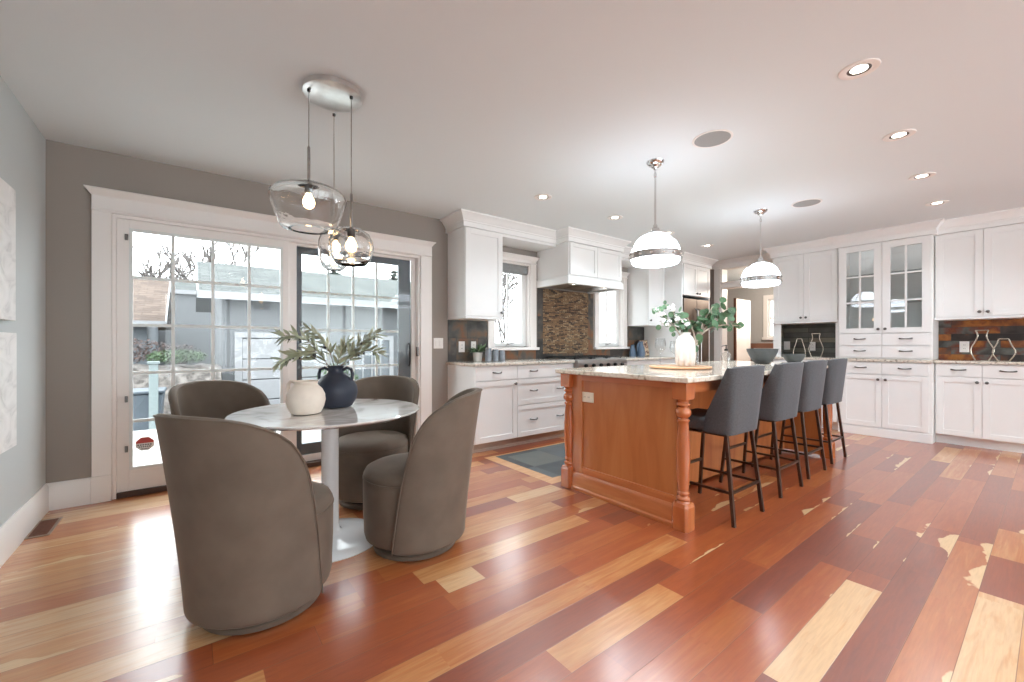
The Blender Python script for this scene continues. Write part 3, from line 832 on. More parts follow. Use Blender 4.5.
MB().tube([(.1, -.04, .58), (.13, -.085, .58), (fw - .13, -.085, .58), (fw - .1, -.04, .58)], .011, 8).build('handle', M['steel'], o)
MB().box(.03, fw - .03, 0, .5, 0, .07).build('kick_grille', M['black'], t)

# --- right wall: local x runs to -Y, local y to +X
RZ = -PI / 2
# side base cabinet + uppers
def rbase(label, X, Y0, Y1, fronts, zt, toe=True, name='base_cabinet'):
    t = thing(name, label, 'cabinet', (X, Y0, 0), RZ)
    w = Y0 - Y1; d = XR - X - .002
    MB().box(0, w, 0, d, .10, zt).build('body', M['cab'], t, bevel=.001)
    if toe: MB().box(0, w, .07, d, 0, .0995).build('toe_kick', M['cab'], t)
    else:
        m = MB(); m.box(0, w, 0, d, 0, .0995); m.box(0, w, -.02, 0, 0, .105); m.build('plinth', M['cab'], t, bevel=.003)
    fronts(t, w)
    return t
ZR = .914
def r1(t, w):
    h = w / 2
    drawer(t, .012, h - G, .772, .904); drawer(t, h + G, w - G, .772, .904)
    door(t, .012, h - G, .112, .764, (h - .035, .715)); door(t, h + G, w - G, .112, .764, (h + .035, .715))
rbase('white base cabinet to the right of the hutch, two drawers over two doors', 6.775, .851, .125, r1, ZR)
def r2(t, w, h):
    k = w / 2
    door(t, .008, k - G, .004, h - .004, (k - .03, .05), .062); door(t, k + G, w - G, .004, h - .004, (k + .03, .05), .062)
wall_cab('white double door upper cabinet right of the hutch', (SXX, .851, 1.43), RZ, .748, XR - SXX - .002, .944, r2)
o = MB().box(6.735, XR - .012, .09, .852, ZR + .001, .946).build('countertop', M['granite'], None, bevel=.005)
tag(o, 'beige granite countertop right of the hutch, under the rust coloured slate', 'countertop')
mb = MB().box(XR - .010, XR - .0005, .09, .853, .947, 1.404)
struct(mb, 'wall_tile_rust', M['slate_yz'], 'rust and charcoal slate backsplash right of the hutch', 'backsplash', smooth=0)

# hutch: base, counter, glass upper
def h1(t, w):
    h = w / 2
    drawer(t, .03, h - G, .765, .904); drawer(t, h + G, w - .03, .765, .904)
    door(t, .03, h - G, .118, .756, (h - .035, .70)); door(t, h + G, w - .03, .118, .756, (h + .035, .70))
rbase('white hutch base with two drawers over two doors and a solid plinth', HX + .005, 1.727, .855, h1, ZR, toe=False, name='sideboard')
o = MB().box(HX - .03, XR - .012, .8545, 1.729, ZR + .001, .950).build('countertop', M['granite'], None, bevel=.005)
tag(o, 'beige granite slab between the hutch base and the glass door hutch', 'countertop')
t = thing('hutch_cabinet', 'white glass door hutch upper with four small drawers standing on the granite', 'cabinet', (HX + .005, 1.727, .951), RZ)
w = .872; d = XR - HX - .008; h = 2.374 - .951
m = MB(); m.box(0, .03, 0, d, 0, h); m.box(w - .03, w, 0, d, 0, h); m.box(.03, w - .03, 0, d, h - .02, h); m.box(.03, w - .03, 0, d, 0, .02); m.box(.03, w - .03, .0, d, .31, .33)
m.box(w / 2 - .015, w / 2 + .015, 0, .02, .33, h - .02); m.box(.03, w - .03, d - .012, d, .33, h - .02); m.box(.03, w - .03, .02, .03, .02, .31)
m.build('body', M['cab'], t, bevel=.001)
for z in (.33 + .36, .33 + .72):
    MB().box(.031, w - .031, .06, d - .014, z, z + .008).build('shelf', M['shelfglass'], t)
for (a, b) in ((.012, w / 2 - G), (w / 2 + G, w - .012)):
    z0, z1 = .318, h - .006
    m = MB(); rl = .075
    m.box(a, a + rl, -.021, -.001, z0, z1); m.box(b - rl, b, -.021, -.001, z0, z1); m.box(a + rl, b - rl, -.021, -.001, z0, z0 + rl * .8); m.box(a + rl, b - rl, -.021, -.001, z1 - rl, z1)
    gx0, gx1, gz0, gz1 = a + rl, b - rl, z0 + rl * .8, z1 - rl
    xm = (gx0 + gx1) / 2; m.box(xm - .01, xm + .01, -.019, -.004, gz0, gz1)
    for k in (1, 2):
        z = gz0 + (gz1 - gz0) * k / 3; m.box(gx0, gx1, -.0185, -.0045, z - .01, z + .01)
    o = m.build('door', M['cab'], t, bevel=.0012)
    MB().box(gx0 - .002, gx1 + .002, -.009, -.006, gz0 - .002, gz1 + .002).build('pane', M['hutchglass'], o)
    knob(o, (b - .03) if a < .1 else (a + .03), z0 + .045)
    for (c, e) in ((.165, .308), (.018, .160)): drawer(t, a, b, c, e)

for yy in (1.51, 1.07):  # fill lights added to brighten the hutch interior, no fixture there
    L = bpy.data.lights.new('hutch_fill_light', 'POINT'); L.energy = .2; L.shadow_soft_size = .03
    lo = bpy.data.objects.new('hutch_fill_light', L); COL.objects.link(lo); lo.location = (HX + .10, yy, 2.32)

# niche cabinet left of the hutch
def n1(t, w, h):
    k = w / 2
    door(t, .008, k - G, .004, h - .004, (k - .03, .05), .062); door(t, k + G, w - .006, .004, h - .004, (k + .03, .05), .062)
wall_cab('white double door upper cabinet left of the hutch, over the grey slate niche', (NX, 2.503, 1.445), RZ, .772, XR - NX - .002, .929, n1)
t = thing('end_panel', 'white end panel holding up the cabinet over the grey slate niche', 'cabinet panel', (NX, 2.503, .951), RZ)
m = MB(); m.box(0, .098, 0, .02, 0, .466); m.box(0, .006, .02, XR - NX - .013, 0, .466); m.build('panel', M['cab'], t)
MB().box(.0065, .012, .021, XR - NX - .013, 0, .466).build('side_tile', M['slate_g'], t)
MB().box(.738, .772, 0, XR - NX - .013, 0, .466).build('filler', M['cab'], t, bevel=.001)
def n2(t, w):
    h = w / 2
    drawer(t, .012, h - G, .772, .904); drawer(t, h + G, w - .012, .772, .904)
    door(t, .012, h - G, .112, .764, (h - .035, .715)); door(t, h + G, w - .012, .112, .764, (h + .035, .715))
rbase('white base cabinet left of the hutch, mostly hidden behind the bar stools', NX, 2.503, 1.731, n2, ZR)
o = MB().box(NX - .03, XR - .012, 1.7305, 2.505, ZR + .001, .950).build('countertop', M['granite'], None, bevel=.005)
tag(o, 'beige granite countertop of the niche left of the hutch', 'countertop')
mb = MB().box(XR - .010, XR - .0005, 1.731, 2.503, .951, 1.418)
struct(mb, 'wall_tile_grey', M['slate_g'], 'grey slate backsplash in the niche left of the hutch', 'backsplash', smooth=0)

# ------------------------------------------------------------------ hall doorway
t = thing('door_2', 'white cased hall doorway with a transom light above', 'door', (0, 0, 0), kind='structure')
m = MB(); m.box(XR - .022, XR, 3.43, 3.535, 0, 2.40); m.box(XR - .022, XR, 2.52, 2.60, 0, 2.40)
m.build('casing', M['trim'], t, bevel=.003)
m = MB(); m.box(XR, XR + .18, 3.41, 3.43, 0, 2.40); m.box(XR, XR + .18, 2.60, 2.62, 0, 2.40); m.box(XR, XR + .18, 2.62, 3.41, 2.385, 2.40); m.build('jamb', M['trim'], t)
m = MB(); m.box(XR + .0, XR + .18, 2.62, 3.41, 2.06, 2.16); m.box(XR - .02, XR + .0, 2.60, 3.43, 2.13, 2.165); m.build('transom_bar', M['trim'], t, bevel=.003)
MB().box(XR + .09, XR + .095, 2.62, 3.41, 2.16, 2.385).build('transom_pane', M['glass'], t)
# hall beyond
HXB = 9.9
mb = MB()
HW = (3.25, 3.80, 1.28, 2.1)
wall_with_holes(mb, 2.0, 6.3, 0, ZC, [HW], lambda a, b, c, d: mb.box(HXB, HXB + .15, a, b, c, d))
mb.box(XR + .18, HXB, 1.85, 2.0, 0, ZC)
mb.box(XR + .18, HXB + .15, 6.3, 6.45, 0, ZC)
mb.box(XR + .03, XR + .18, YB + .15, 6.45, 0, ZC)
struct(mb, 'wall_hall', M['hallwall'], 'grey hall walls seen through the doorway', 'wall', smooth=0)
mb = MB().box(XR + .03, HXB + .15, YB + .15, 6.45, ZC, ZC + .1)
struct(mb, 'ceiling_hall', M['ceil'], 'ceiling of the hall beyond the doorway', 'ceiling', smooth=0)
mb = MB().box(XR + .03, HXB + .15, YB + .15, 6.45, -.06, 0)
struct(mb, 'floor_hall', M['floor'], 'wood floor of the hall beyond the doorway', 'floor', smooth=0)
t = thing('window_6', 'white framed hall window seen through the doorway', 'window', (0, 0, 0), kind='structure')
a, b, c, d = HW
m = MB(); m.box(HXB - .02, HXB, a - .09, a, c - .03, d + .09); m.box(HXB - .02, HXB, b, b + .09, c - .03, d + .09); m.box(HXB - .02, HXB, a, b, d, d + .09); m.box(HXB - .05, HXB, a - .1, b + .1, c - .06, c)
m.build('casing', M['trim'], t, bevel=.002)
m = MB()
for (p, q) in ((a, a + .04), (b - .04, b)): m.box(HXB + .04, HXB + .09, p, q, c, d)
for (p, q) in ((c, c + .04), (d - .04, d), ((c + d) / 2 - .02, (c + d) / 2 + .02)): m.box(HXB + .04, HXB + .09, a + .04, b - .04, p, q)
m.build('window_frame', M['win_w'], t)
MB().box(HXB + .06, HXB + .065, a + .04, b - .04, c + .04, d - .04).build('pane', M['glass'], t)

# ------------------------------------------------------------------ island
IX0, IX1, IY0, IY1 = 2.345, 5.09, 1.345, 2.415
ZI = .898
t = thing('kitchen_island', 'cherry wood kitchen island with turned corner posts beside the bar stools', 'kitchen island', (IX0, IY0, 0))
LX, LY = IX1 - IX0, IY1 - IY0
PW = .096
# cabinet body (knee space on the stool side)
m = MB().box(.09, LX - .05, .42, LY - .02, 0.02, ZI); m.build('cabinet_body', M['cherry'], t)
# end wall panel with frame
ex0 = .045
m = MB().box(ex0 + .012, ex0 + .045, PW, LY - PW, .1, ZI); o = m.build('end_panel', M['cherry'], t)
for (c, d) in ((LY - PW - .09, LY - PW + .01), (PW - .01, PW + .012)):
    m = MB().box(ex0 - .002, ex0 + .02, c, d, .115, ZI); m.build('panel_stile', M['cherry'], t, bevel=.002)
for (c, d) in ((ZI - .045, ZI), (.115, .185)):
    m = MB().box(ex0 - .002, ex0 + .02, PW + .012, LY - PW - .09, c, d); m.build('panel_rail', M['cherry_h'], t, bevel=.002)
m = MB().sweep([(ex0 + .02, LY - PW + .01), (ex0 + .02, PW - .01)][::1], [(-.02, 0), (.048, 0), (.048, .02), (.04, .03), (.04, .115), (.028, .135), (-.02, .14)])
m.build('base_moulding', M['cherry_h'], t, bevel=.001)
m = MB().box(LX - .05 - .03, LX - .055, PW, LY - PW, .02, ZI); m.build('far_end_panel', M['cherry'], t)
# apron under the counter on the stool side
m = MB().box(PW, LX - PW, .03, .05, ZI - .07, ZI); m.build('apron', M['cherry_h'], t)
# window-side doors
for k in range(4):
    a = .12 + k * (LX - .2) / 4; b = a + (LX - .2) / 4 - .006
    m = MB(); m.box(a, b, LY - .02, LY - .002, .11, ZI - .02); m.box(a + .06, b - .06, LY - .002, LY + .001, .17, ZI - .08); m.build('door', M['cherry'], t, bevel=.002)
def turned_post():
    m = MB(); w = PW / 2
    # square head
    m.box(-w, w, -w, w, .795, ZI)
    m.lathe([(w * .98, .795), (w * .72, .785), (.030, .776), (.042, .766), (.042, .758), (.030, .750), (.027, .744), (.040, .735), (.046, .720), (.046, .705), (.040, .690), (.028, .680), (.030, .674), (.037, .668), (.037, .660), (.031, .652),
             (.034, .60), (.040, .50), (.041, .42), (.036, .30), (.030, .235), (.036, .228), (.036, .218), (.029, .210), (.029, .204), (.040, .196), (.042, .186), (.036, .178), (.040, .168), (w * .92, .158)], (0, 0, 0), 28)
    # chamfered square foot
    b = w + .004; c = .014
    pl = [(-b + c, -b), (b - c, -b), (b, -b + c), (b, b - c), (b - c, b), (-b + c, b), (-b, b - c), (-b, -b + c)]
    m.prism(pl, 0, .145)
    q = [(x * .88, y * .88) for x, y in pl]
    n = len(pl)
    m.add([(x, y, .145) for x, y in pl] + [(x, y, .165) for x, y in q], [(i, (i + 1) % n, n + (i + 1) % n, n + i) for i in range(n)] + [tuple(range(n, 2 * n))])
    return m
p0 = turned_post().build('turned_post', M['cherry_p'], t, bevel=.002, smooth=40)
p0.location = (PW / 2, PW / 2, 0)
for (x, y) in ((PW / 2, LY - PW / 2), (LX - PW / 2, PW / 2), (LX - PW / 2, LY - PW / 2)):
    c = p0.copy(); COL.objects.link(c); c.parent = t; c.location = (x, y, 0)
mb = MB()
pl = []
rr = .012
mb.box(IX0 - .035, IX1 + .06, IY0 - .03, IY1 + .03, ZI + .001, .933)
o = mb.build('island_countertop', M['granite_i'], None, bevel=.008, seg=3)
tag(o, 'cream granite slab on the cherry wood island', 'countertop')

# ------------------------------------------------------------------ outlets and switches
def outlet(label, loc, rz, mat, w=.035, h=.058, kindp='outlet', name='power_outlet', wide=False, cat='outlet', slots=True):
    t = thing(name, label, cat, loc, rz)
    MB().box(-w, w, -.006, 0, -h, h).build('face_plate', mat, t, bevel=.002)
    if kindp == 'outlet':
        spots = ((0, .02), (0, -.02)) if not wide else ((-.02, 0), (.02, 0))
        for (a, b) in spots:
            m = MB(); m.box(a - .015, a + .015, -.0075, -.006, b - .013, b + .013); o = m.build('socket', mat, t, bevel=.001)
            m = MB(); m.box(a - .007, a - .004, -.0078, -.0072, b - .004, b + .006); m.box(a + .004, a + .007, -.0078, -.0072, b - .004, b + .006); m.build('slot', M['black'], o)
    else:
        n = 2 if w > .04 else 1
        for k in range(n):
            a = 0 if n == 1 else (-.023 + .046 * k)
            MB().box(a - .016, a + .016, -.010, -.006, -.032, .032).build('rocker', mat, t, bevel=.002)
    return t
# island end: faces -X
outlet('almond power outlet on the cherry island end panel', (IX0 + .0565, 2.183, .726), RZ, M['almond'], .066, .038, wide=True)
outlet('white double light switch between patio door and upper cabinet', (2.178, YB, 1.14), 0, M['plate'], .058, .058, 'switch', 'light_switch', cat='light switch')
outlet('white outlet left of the potted plant on the slate backsplash', (2.47, YB - .0105, 1.10), 0, M['plate'], .04, .062)
outlet('white outlet behind the potted plant, nearer the window', (2.63, YB - .0105, 1.10), 0, M['plate'], .033, .062)
outlet('white light switch on the grey slate near the niche end panel', (XR - .0105, 2.445, 1.11), RZ, M['plate'], .04, .062, 'switch', 'light_switch', cat='light switch')
outlet('white outlet on the grey slate behind the wire vase outlines', (XR - .0105, 2.12, 1.10), RZ, M['plate'], .033, .062)
outlet('white outlet on the rust slate right of the hutch', (XR - .0105, .645, 1.10), RZ, M['plate'], .038, .062)

# ------------------------------------------------------------------ dining chairs
def swivel_chair(label, loc, rz, first=[None]):
    if first[0] is not None:
        return dup(first[0], label, loc, rz)
    t = thing('swivel_chair', label, 'chair', loc, rz, 'taupe velvet swivel chairs around the round table')
    first[0] = t
    # local: faces +x, back towards -x
    MB().lathe([(.214, 0), (.230, .004), (.232, .024), (.225, .030), (.18, .031)], n=48).build('plinth', M['velvet'], t)
    MB().lathe([(.20, .0305), (.20, .07)], n=40).build('swivel_core', M['black'], t)
    MB().lathe([(.195, .060), (.236, .060), (.254, .071), (.262, .10), (.267, .25), (.268, .375), (.266, .392), (.262, .397)], (.018, 0, 0), n=56).build('seat_body', M['velvet'], t)
    o = MB().lathe([(.262, .399), (.267, .404), (.266, .418), (.254, .440), (.222, .456), (.15, .466), (.07, .470), (0, .4705)], (.018, 0, 0), n=56).build('seat_cushion', M['velvet'], t)
    pts = [(.018 + .2675 * math.cos(2 * PI * k / 56), .2675 * math.sin(2 * PI * k / 56), .398) for k in range(57)]
    MB().tube(pts, .004, 6, cap=False).build('piping', M['velvet'], o)
    rows_def = [(.060, 101), (.08, 101), (.15, 99.5), (.25, 97.5), (.35, 95.5), (.44, 93.5), (.53, 91), (.60, 88.5), (.66, 85), (.71, 80), (.75, 75), (.785, 68), (.815, 58.5), (.838, 49), (.853, 39), (.860, 27)]
    NC = 30
    def pt(z, ph, off):
        k = max(0, (z - .05) / .82)
        r = .257 + .032 * k ** 1.1 + off
        sh = .066 * k ** 1.4
        return (-(r * math.cos(ph)) - sh, r * math.sin(ph) * (1 + .03 * k), z)
    outer = []; inner = []
    for (z, pm_) in rows_def:
        ro = []; ri = []
        for c in range(NC + 1):
            s = -1 + 2 * c / NC
            ph = R_(pm_) * s
            zz = z
            if pm_ < 40: zz = z + .007 * (1 - s * s)
            ro.append(pt(zz, ph, .024)); ri.append(pt(zz, ph, -.014 if z > .44 else -.002))
        outer.append(ro); inner.append(ri)
    m = MB()
    n = NC + 1; R0 = len(rows_def)
    vs = [p for r in outer for p in r] + [p for r in inner for p in r]
    B = R0 * n
    fs = []
    for i in range(R0 - 1):
        for c in range(NC):
            fs.append((i * n + c, (i + 1) * n + c, (i + 1) * n + c + 1, i * n + c + 1))
            fs.append((B + i * n + c, B + i * n + c + 1, B + (i + 1) * n + c + 1, B + (i + 1) * n + c))
    bd = [(0, c) for c in range(NC + 1)] + [(i, NC) for i in range(1, R0)] + [(R0 - 1, c) for c in range(NC - 1, -1, -1)] + [(i, 0) for i in range(R0 - 2, 0, -1)]
    idx = [i * n + c for i, c in bd]
    # rim strip with a mid row pushed out a little for a rounded edge
    mids = []
    for i, c in bd:
        a = Vector(outer[i][c]); b = Vector(inner[i][c]); q = (a + b) / 2
        if i == 0: q.z -= .006
        elif i == R0 - 1: q.z += .012
        else:
            # push forward/up along the edge
            sgn = 1 if c == NC else -1
            ph = R_(rows_def[i][1]) * sgn
            tdir = Vector((math.sin(ph) * sgn, math.cos(ph) * sgn, 0))
            q += tdir * .010 + Vector((0, 0, .006))
        mids.append(tuple(q))
    C0 = len(vs); vs += mids
    L_ = len(bd)
    for k in range(L_):
        j = (k + 1) % L_
        fs.append((idx[k], idx[j], C0 + j, C0 + k)); fs.append((C0 + k, C0 + j, B + idx[j], B + idx[k]))
    m.add(vs, fs)
    m.build('backrest', M['velvet'], t, smooth=70, sub=1)
    # seam piping along the rim
    pts = []
    for i in range(R0): pts.append(tuple(Vector(outer[i][0]) * 1.0))
    for c in range(1, NC + 1): pts.append(outer[R0 - 1][c])
    for i in range(R0 - 2, -1, -1): pts.append(outer[i][NC])
    MB().tube(pts, .0035, 6).build('rim_piping', M['velvet'], t)
    return t
TC = (.64, 2.56)
def face(x, y, tx=TC[0], ty=TC[1]): return math.atan2(ty - y, tx - x)
swivel_chair('taupe velvet swivel chair nearest the camera, seen from behind', (.258, 2.13, 0), R_(32))
swivel_chair('taupe velvet swivel chair in profile between table and island', (1.022, 2.237, 0), R_(142))
swivel_chair('taupe velvet swivel chair nearest the glass door, mostly hidden by the nearest chair', (.235, 3.34, 0), R_(-62))
swivel_chair('taupe velvet swivel chair behind the table with its round seat showing under the tabletop', (1.06, 3.06, 0), R_(-132))

# ------------------------------------------------------------------ dining table
t = thing('dining_table', 'round white marble tulip table on a glossy pedestal', 'table', (TC[0], TC[1], 0))
MB().lathe([(.44, .722), (.475, .727), (.503, .740), (.505, .746), (.500, .750), (0, .7505)], n=96).build('table_top', M['marble'], t)
MB().lathe([(.283, 0), (.287, .006), (.275, .012), (.20, .024), (.13, .035), (.08, .043), (.060, .052), (.051, .066), (.0475, .10), (.0465, .30), (.0475, .64), (.052, .70), (.075, .7215)], n=64).build('pedestal', M['gloss'], t)
ZT = .7515
# cream jug
jx, jy = .50, 2.50
t = thing('ceramic_jug', 'squat cream stoneware jug with a small loop handle on the round table', 'vase', (jx, jy, ZT), R_(-45))
k = 1.0
prof = [(.055, 0), (.068, .004), (.083, .03), (.090, .058), (.087, .085), (.074, .108), (.060, .120), (.052, .128), (.055, .138), (.060, .143), (.056, .143), (.049, .134), (.046, .126), (.055, .11), (.07, .08), (.07, .03), (0, .02)]
MB().lathe([(r * 1.10, z * 1.25) for r, z in prof], n=48).build('jug_body', M['cream'], t)
MB().tube([(-.064, 0, .170), (-.088, 0, .176), (-.104, 0, .158), (-.105, 0, .134), (-.095, 0, .113)], .0095, 10).build('handle', M['cream'], t)
# navy vase
vx, vy = .70, 2.67
t = thing('ceramic_vase', 'midnight blue two handled vase holding olive branches', 'vase', (vx, vy, ZT), R_(-38))
prof = [(.06, 0), (.075, .005), (.094, .035), (.102, .07), (.098, .10), (.080, .130), (.055, .152), (.040, .162), (.034, .172), (.033, .186), (.037, .195), (.043, .200), (.038, .200), (.029, .190), (.028, .172), (.05, .15), (.08, .12), (.09, .07), (.07, .02), (0, .015)]
VS = 1.24
MB().lathe([(r * VS, z * VS) for r, z in prof], n=48).build('vase_body', M['navy'], t)
for s in (-1, 1):
    MB().tube([(s * a * VS, 0, b * VS) for a, b in ((.034, .178), (.055, .190), (.076, .182), (.083, .160), (.080, .136), (.074, .125))], .0095, 10).build('handle', M['navy'], t)

# leaves
def leaf_shape(mb, base, d, n, L, W, fold=.15, seg=5, curl=.1):
    d = d.normalized(); s = d.cross(n).normalized(); n = s.cross(d).normalized()
    c = []; l = []; r = []
    for k in range(seg + 1):
        u = k / seg
        w = W * math.sin(PI * min(1, u ** .8 * .97 + .015)) * .5
        p = base + d * (L * u) + n * (-curl * L * u * u)
        c.append(p); l.append(p + s * w + n * fold * w); r.append(p - s * w + n * fold * w)
    vs = l + c + r; m = seg + 1
    fs = []
    for k in range(seg):
        fs.append((k, k + 1, m + k + 1, m + k)); fs.append((m + k, m + k + 1, 2 * m + k + 1, 2 * m + k))
    mb.add([tuple(v) for v in vs], fs)
def bez(a, b, c, n):
    a, b, c = Vector(a), Vector(b), Vector(c)
    return [(a * (1 - u) ** 2 + b * 2 * u * (1 - u) + c * u * u) for u in [k / n for k in range(n + 1)]]
VT = Vector((vx, vy, ZT + .195 * VS))
CR = Vector((.793, -.609, 0)); CF = Vector((.609, .793, 0)); UP = Vector((0, 0, 1))
def olive_branch(label, r, u, f, rm, um, nleaf, nol, rng):
    """r/u/f: tip offset right/up/away from the vase mouth"""
    rnd = random.Random(rng)
    t = thing('olive_branch', label, 'plant', tuple(VT), 0, 'olive branches in the midnight blue vase')
    r, u, f, rm, um = [q * 1.22 for q in (r, u, f, rm, um)]
    tip = CR * r + UP * u + CF * f
    mid = CR * rm + UP * um + CF * f * .5
    P = bez(Vector((0, 0, -.10)), mid, tip, 16)
    for p in P:
        if p.z < 0.01:
            k = .5; p.x *= k; p.y *= k
    MB().tube(P, [.0030 - .0016 * k / 16 for k in range(17)], 6).build('stem', M['twig'], t)
    m = MB(); ol = MB()
    nleaf = int(nleaf * 1.6)
    for k in range(nleaf):
        uu = .36 + .64 * (k + .5) / nleaf
        i = min(15, int(uu * 16)); p = P[i].lerp(P[i + 1], uu * 16 - i) if i < 16 else P[16]
        tg = (P[min(16, i + 1)] - P[i]).normalized()
        a = rnd.uniform(0, 2 * PI)
        side = (tg.orthogonal().normalized()); side.rotate(Matrix.Rotation(a, 3, tg))
        d = tg * rnd.uniform(.55, 1.0) + side * rnd.uniform(.5, .9)
        nn = Vector((rnd.uniform(-.6, .6), rnd.uniform(-.9, .1), rnd.uniform(.3, 1)))
        leaf_shape(m, p, d, nn, rnd.uniform(.062, .09), rnd.uniform(.016, .022))
    leaf_shape(m, P[16], (P[16] - P[15]), Vector((.2, -.5, .8)), .07, .018)
    m.build('leaves', M['olive_leaf'], t, smooth=60)
    for k in range(nol):
        i = rnd.randint(8, 15); p = P[i] + Vector((rnd.uniform(-.012, .012), rnd.uniform(-.012, .012), -rnd.uniform(.014, .022)))
        ol.lathe([(0, -.009), (.005, -.007), (.0072, 0), (.005, .007), (0, .009)], tuple(p), 10)
    if nol: ol.build('olives', M['olive'], t)
olive_branch('long olive branch reaching left above the cream jug', -.275, .15, .0, -.10, .19, 28, 4, 1)
olive_branch('low olive branch hanging left with dark olives beside the jug', -.265, .02, -.03, -.12, .14, 28, 5, 2)
olive_branch('olive branch arching up left of the vase neck', -.15, .185, .03, -.02, .14, 22, 5, 13)
olive_branch('short upright olive branch over the vase mouth', .045, .11, .02, .0, .06, 16, 0, 4)
olive_branch('long olive branch reaching up and right of the vase', .20, .165, .0, .06, .10, 26, 4, 5)
olive_branch('olive branch hanging right of the vase neck', .215, .07, -.02, .09, .12, 24, 3, 6)
olive_branch('short olive branch drooping at the vase left handle', -.11, .075, -.06, -.05, .10, 12, 3, 8)

# ------------------------------------------------------------------ cluster pendant over the table
cx, cy = .622, 2.43
t = thing('cluster_pendant', 'three light cluster pendant with clear glass shades on a round chrome canopy', 'pendant light', (cx, cy, 0))
MB().lathe([(0, ZC - .03), (.145, ZC - .03), (.152, ZC - .026), (.152, ZC)], n=64).build('canopy', M['silver'], t)
def shade_part(px, py, ztop, prof, rod):
    """cord, rod, socket, bulb, glass; prof relative to ztop"""
    x, y = px - cx, py - cy
    MB().tube([(x, y, ZC - .03), (x, y, ztop + rod)], .0028, 6).build('cord', M['steel'], t)
    MB().lathe([(.004, rod), (.0075, rod - .005), (.0075, .0), (.004, -.001)], (x, y, ztop), 12).build('rod', M['steel'], t)
    MB().lathe([(.006, ZC - .045), (.009, ZC - .04), (.009, ZC - .03)], (x, y, 0), 12).build('cord_grip', M['black'], t)
    o = MB().lathe([(.010, .005), (.020, .0), (.021, -.045), (.015, -.052)], (x, y, ztop), 20).build('lamp_holder', M['pewter'], t)
    MB().lathe([(.012, -.05), (.014, -.06), (.026, -.082), (.0295, -.10), (.026, -.118), (.014, -.130), (0, -.133)], (x, y, ztop), 20).build('bulb', M['bulb'], o)
    g = MB().lathe(prof, (x, y, ztop), 56)
    g.f = [q for q in g.f if len(q) == 4]
    g.build('glass_shade', M['shadeglass'], t, smooth=60, solid=.005)
    L = bpy.data.lights.new('bulb_light', 'POINT'); L.energy = 2.2; L.color = (1, .82, .6); L.shadow_soft_size = .03
    lo = bpy.data.objects.new('bulb_light', L); COL.objects.link(lo); lo.location = (px, py, ztop - .10); 
shade_part(.50, 2.43, 1.985, [(.018, 0), (.06, -.006), (.12, -.022), (.168, -.045), (.185, -.065), (.186, -.085), (.172, -.13), (.15, -.195), (.140, -.222), (.128, -.236), (.10, -.243), (.085, -.244)], .20)
shade_part(.70, 2.36, 1.768, [(.018, 0), (.055, -.010), (.092, -.035), (.112, -.075), (.116, -.105), (.110, -.14), (.094, -.175), (.076, -.198)], .19)
shade_part(.672, 2.60, 1.80, [(.018, 0), (.05, -.008), (.072, -.03), (.084, -.07), (.086, -.11), (.078, -.17), (.064, -.21), (.05, -.226), (.03, -.23)], .19)

# ------------------------------------------------------------------ island pendants
def island_pendant(label, x, y):
    t = thing('dome_pendant', label, 'pendant light', (x, y, 0), 0, 'white glass dome pendants over the island')
    zc = ZC
    MB().lathe([(0, zc - .062), (.012, zc - .06), (.016, zc - .046), (.028, zc - .042), (.036, zc - .030), (.050, zc - .026), (.062, zc - .012), (.066, zc)], n=40).build('ceiling_canopy', M['chrome'], t)
    m = MB().tube([(0, 0, zc - .06), (0, 0, 2.03)], .0075, 10)
    m.lathe([(.007, 2.40), (.011, 2.405), (.011, 2.43), (.007, 2.435)], n=14)
    m.build('stem', M['chrome'], t)
    MB().lathe([(0, 2.045), (.014, 2.04), (.018, 2.02), (.03, 2.012), (.034, 1.99), (.048, 1.984), (.055, 1.972)], n=32).build('shade_cap', M['chrome'], t)
    R0 = .178
    def dome(k):
        b = R_(88 * k / 11.0)
        return max(.045, R0 * math.cos(b)), 1.818 + .158 * math.sin(b)
    MB().lathe([dome(k) for k in range(12)], n=56, cap=False).build('dome_shade', M['opal'], t, smooth=60)
    m = MB().lathe([(R0 - .002, 1.774), (R0 + .014, 1.770), (R0 + .014, 1.777), (R0 + .009, 1.780), (R0 + .009, 1.812), (R0 + .014, 1.815), (R0 + .014, 1.822), (R0 - .002, 1.820)], n=56, cap=False)
    bo = m.build('metal_band', M['chrome'], t)
    s = MB()
    for k in range(14):
        a = 2 * PI * k / 14
        s.lathe([(0, -.006), (.010, -.004), (.012, 0), (.010, .004), (0, .006)], ((R0 + .008) * math.cos(a), (R0 + .008) * math.sin(a), 1.796), 8)
    s.build('studs', M['trim'], bo)
    MB().lathe([(R0 - .002, 1.772), (R0 - .004, 1.756), (.165, 1.742), (.13, 1.734), (.07, 1.730), (0, 1.729)], n=56).build('diffuser', M['opal'], t, smooth=60)
    m = MB()
    for k in range(3):
        a = 2 * PI * k / 3 + 2.6
        pts = []
        for j in range(11):
            r, z = dome(j)
            r += .004
            pts.append((r * math.cos(a), r * math.sin(a), z + .002))
        m.tube(pts, .0045, 6)
    m.build('strap', M['chrome'], t)
    L = bpy.data.lights.new('pendant_light', 'SPOT'); L.energy = PENDANT_W * 4; L.spot_size = R_(150); L.spot_blend = .8; L.shadow_soft_size = .12; L.color = (.90, .96, 1)
    lo = bpy.data.objects.new('pendant_light', L); COL.objects.link(lo); lo.location = (x, y, 1.71)
island_pendant('white glass dome pendant nearest the camera over the island', 2.81, 1.865)
island_pendant('white glass dome pendant farther along the island, beside the hutch', 4.70, 1.875)

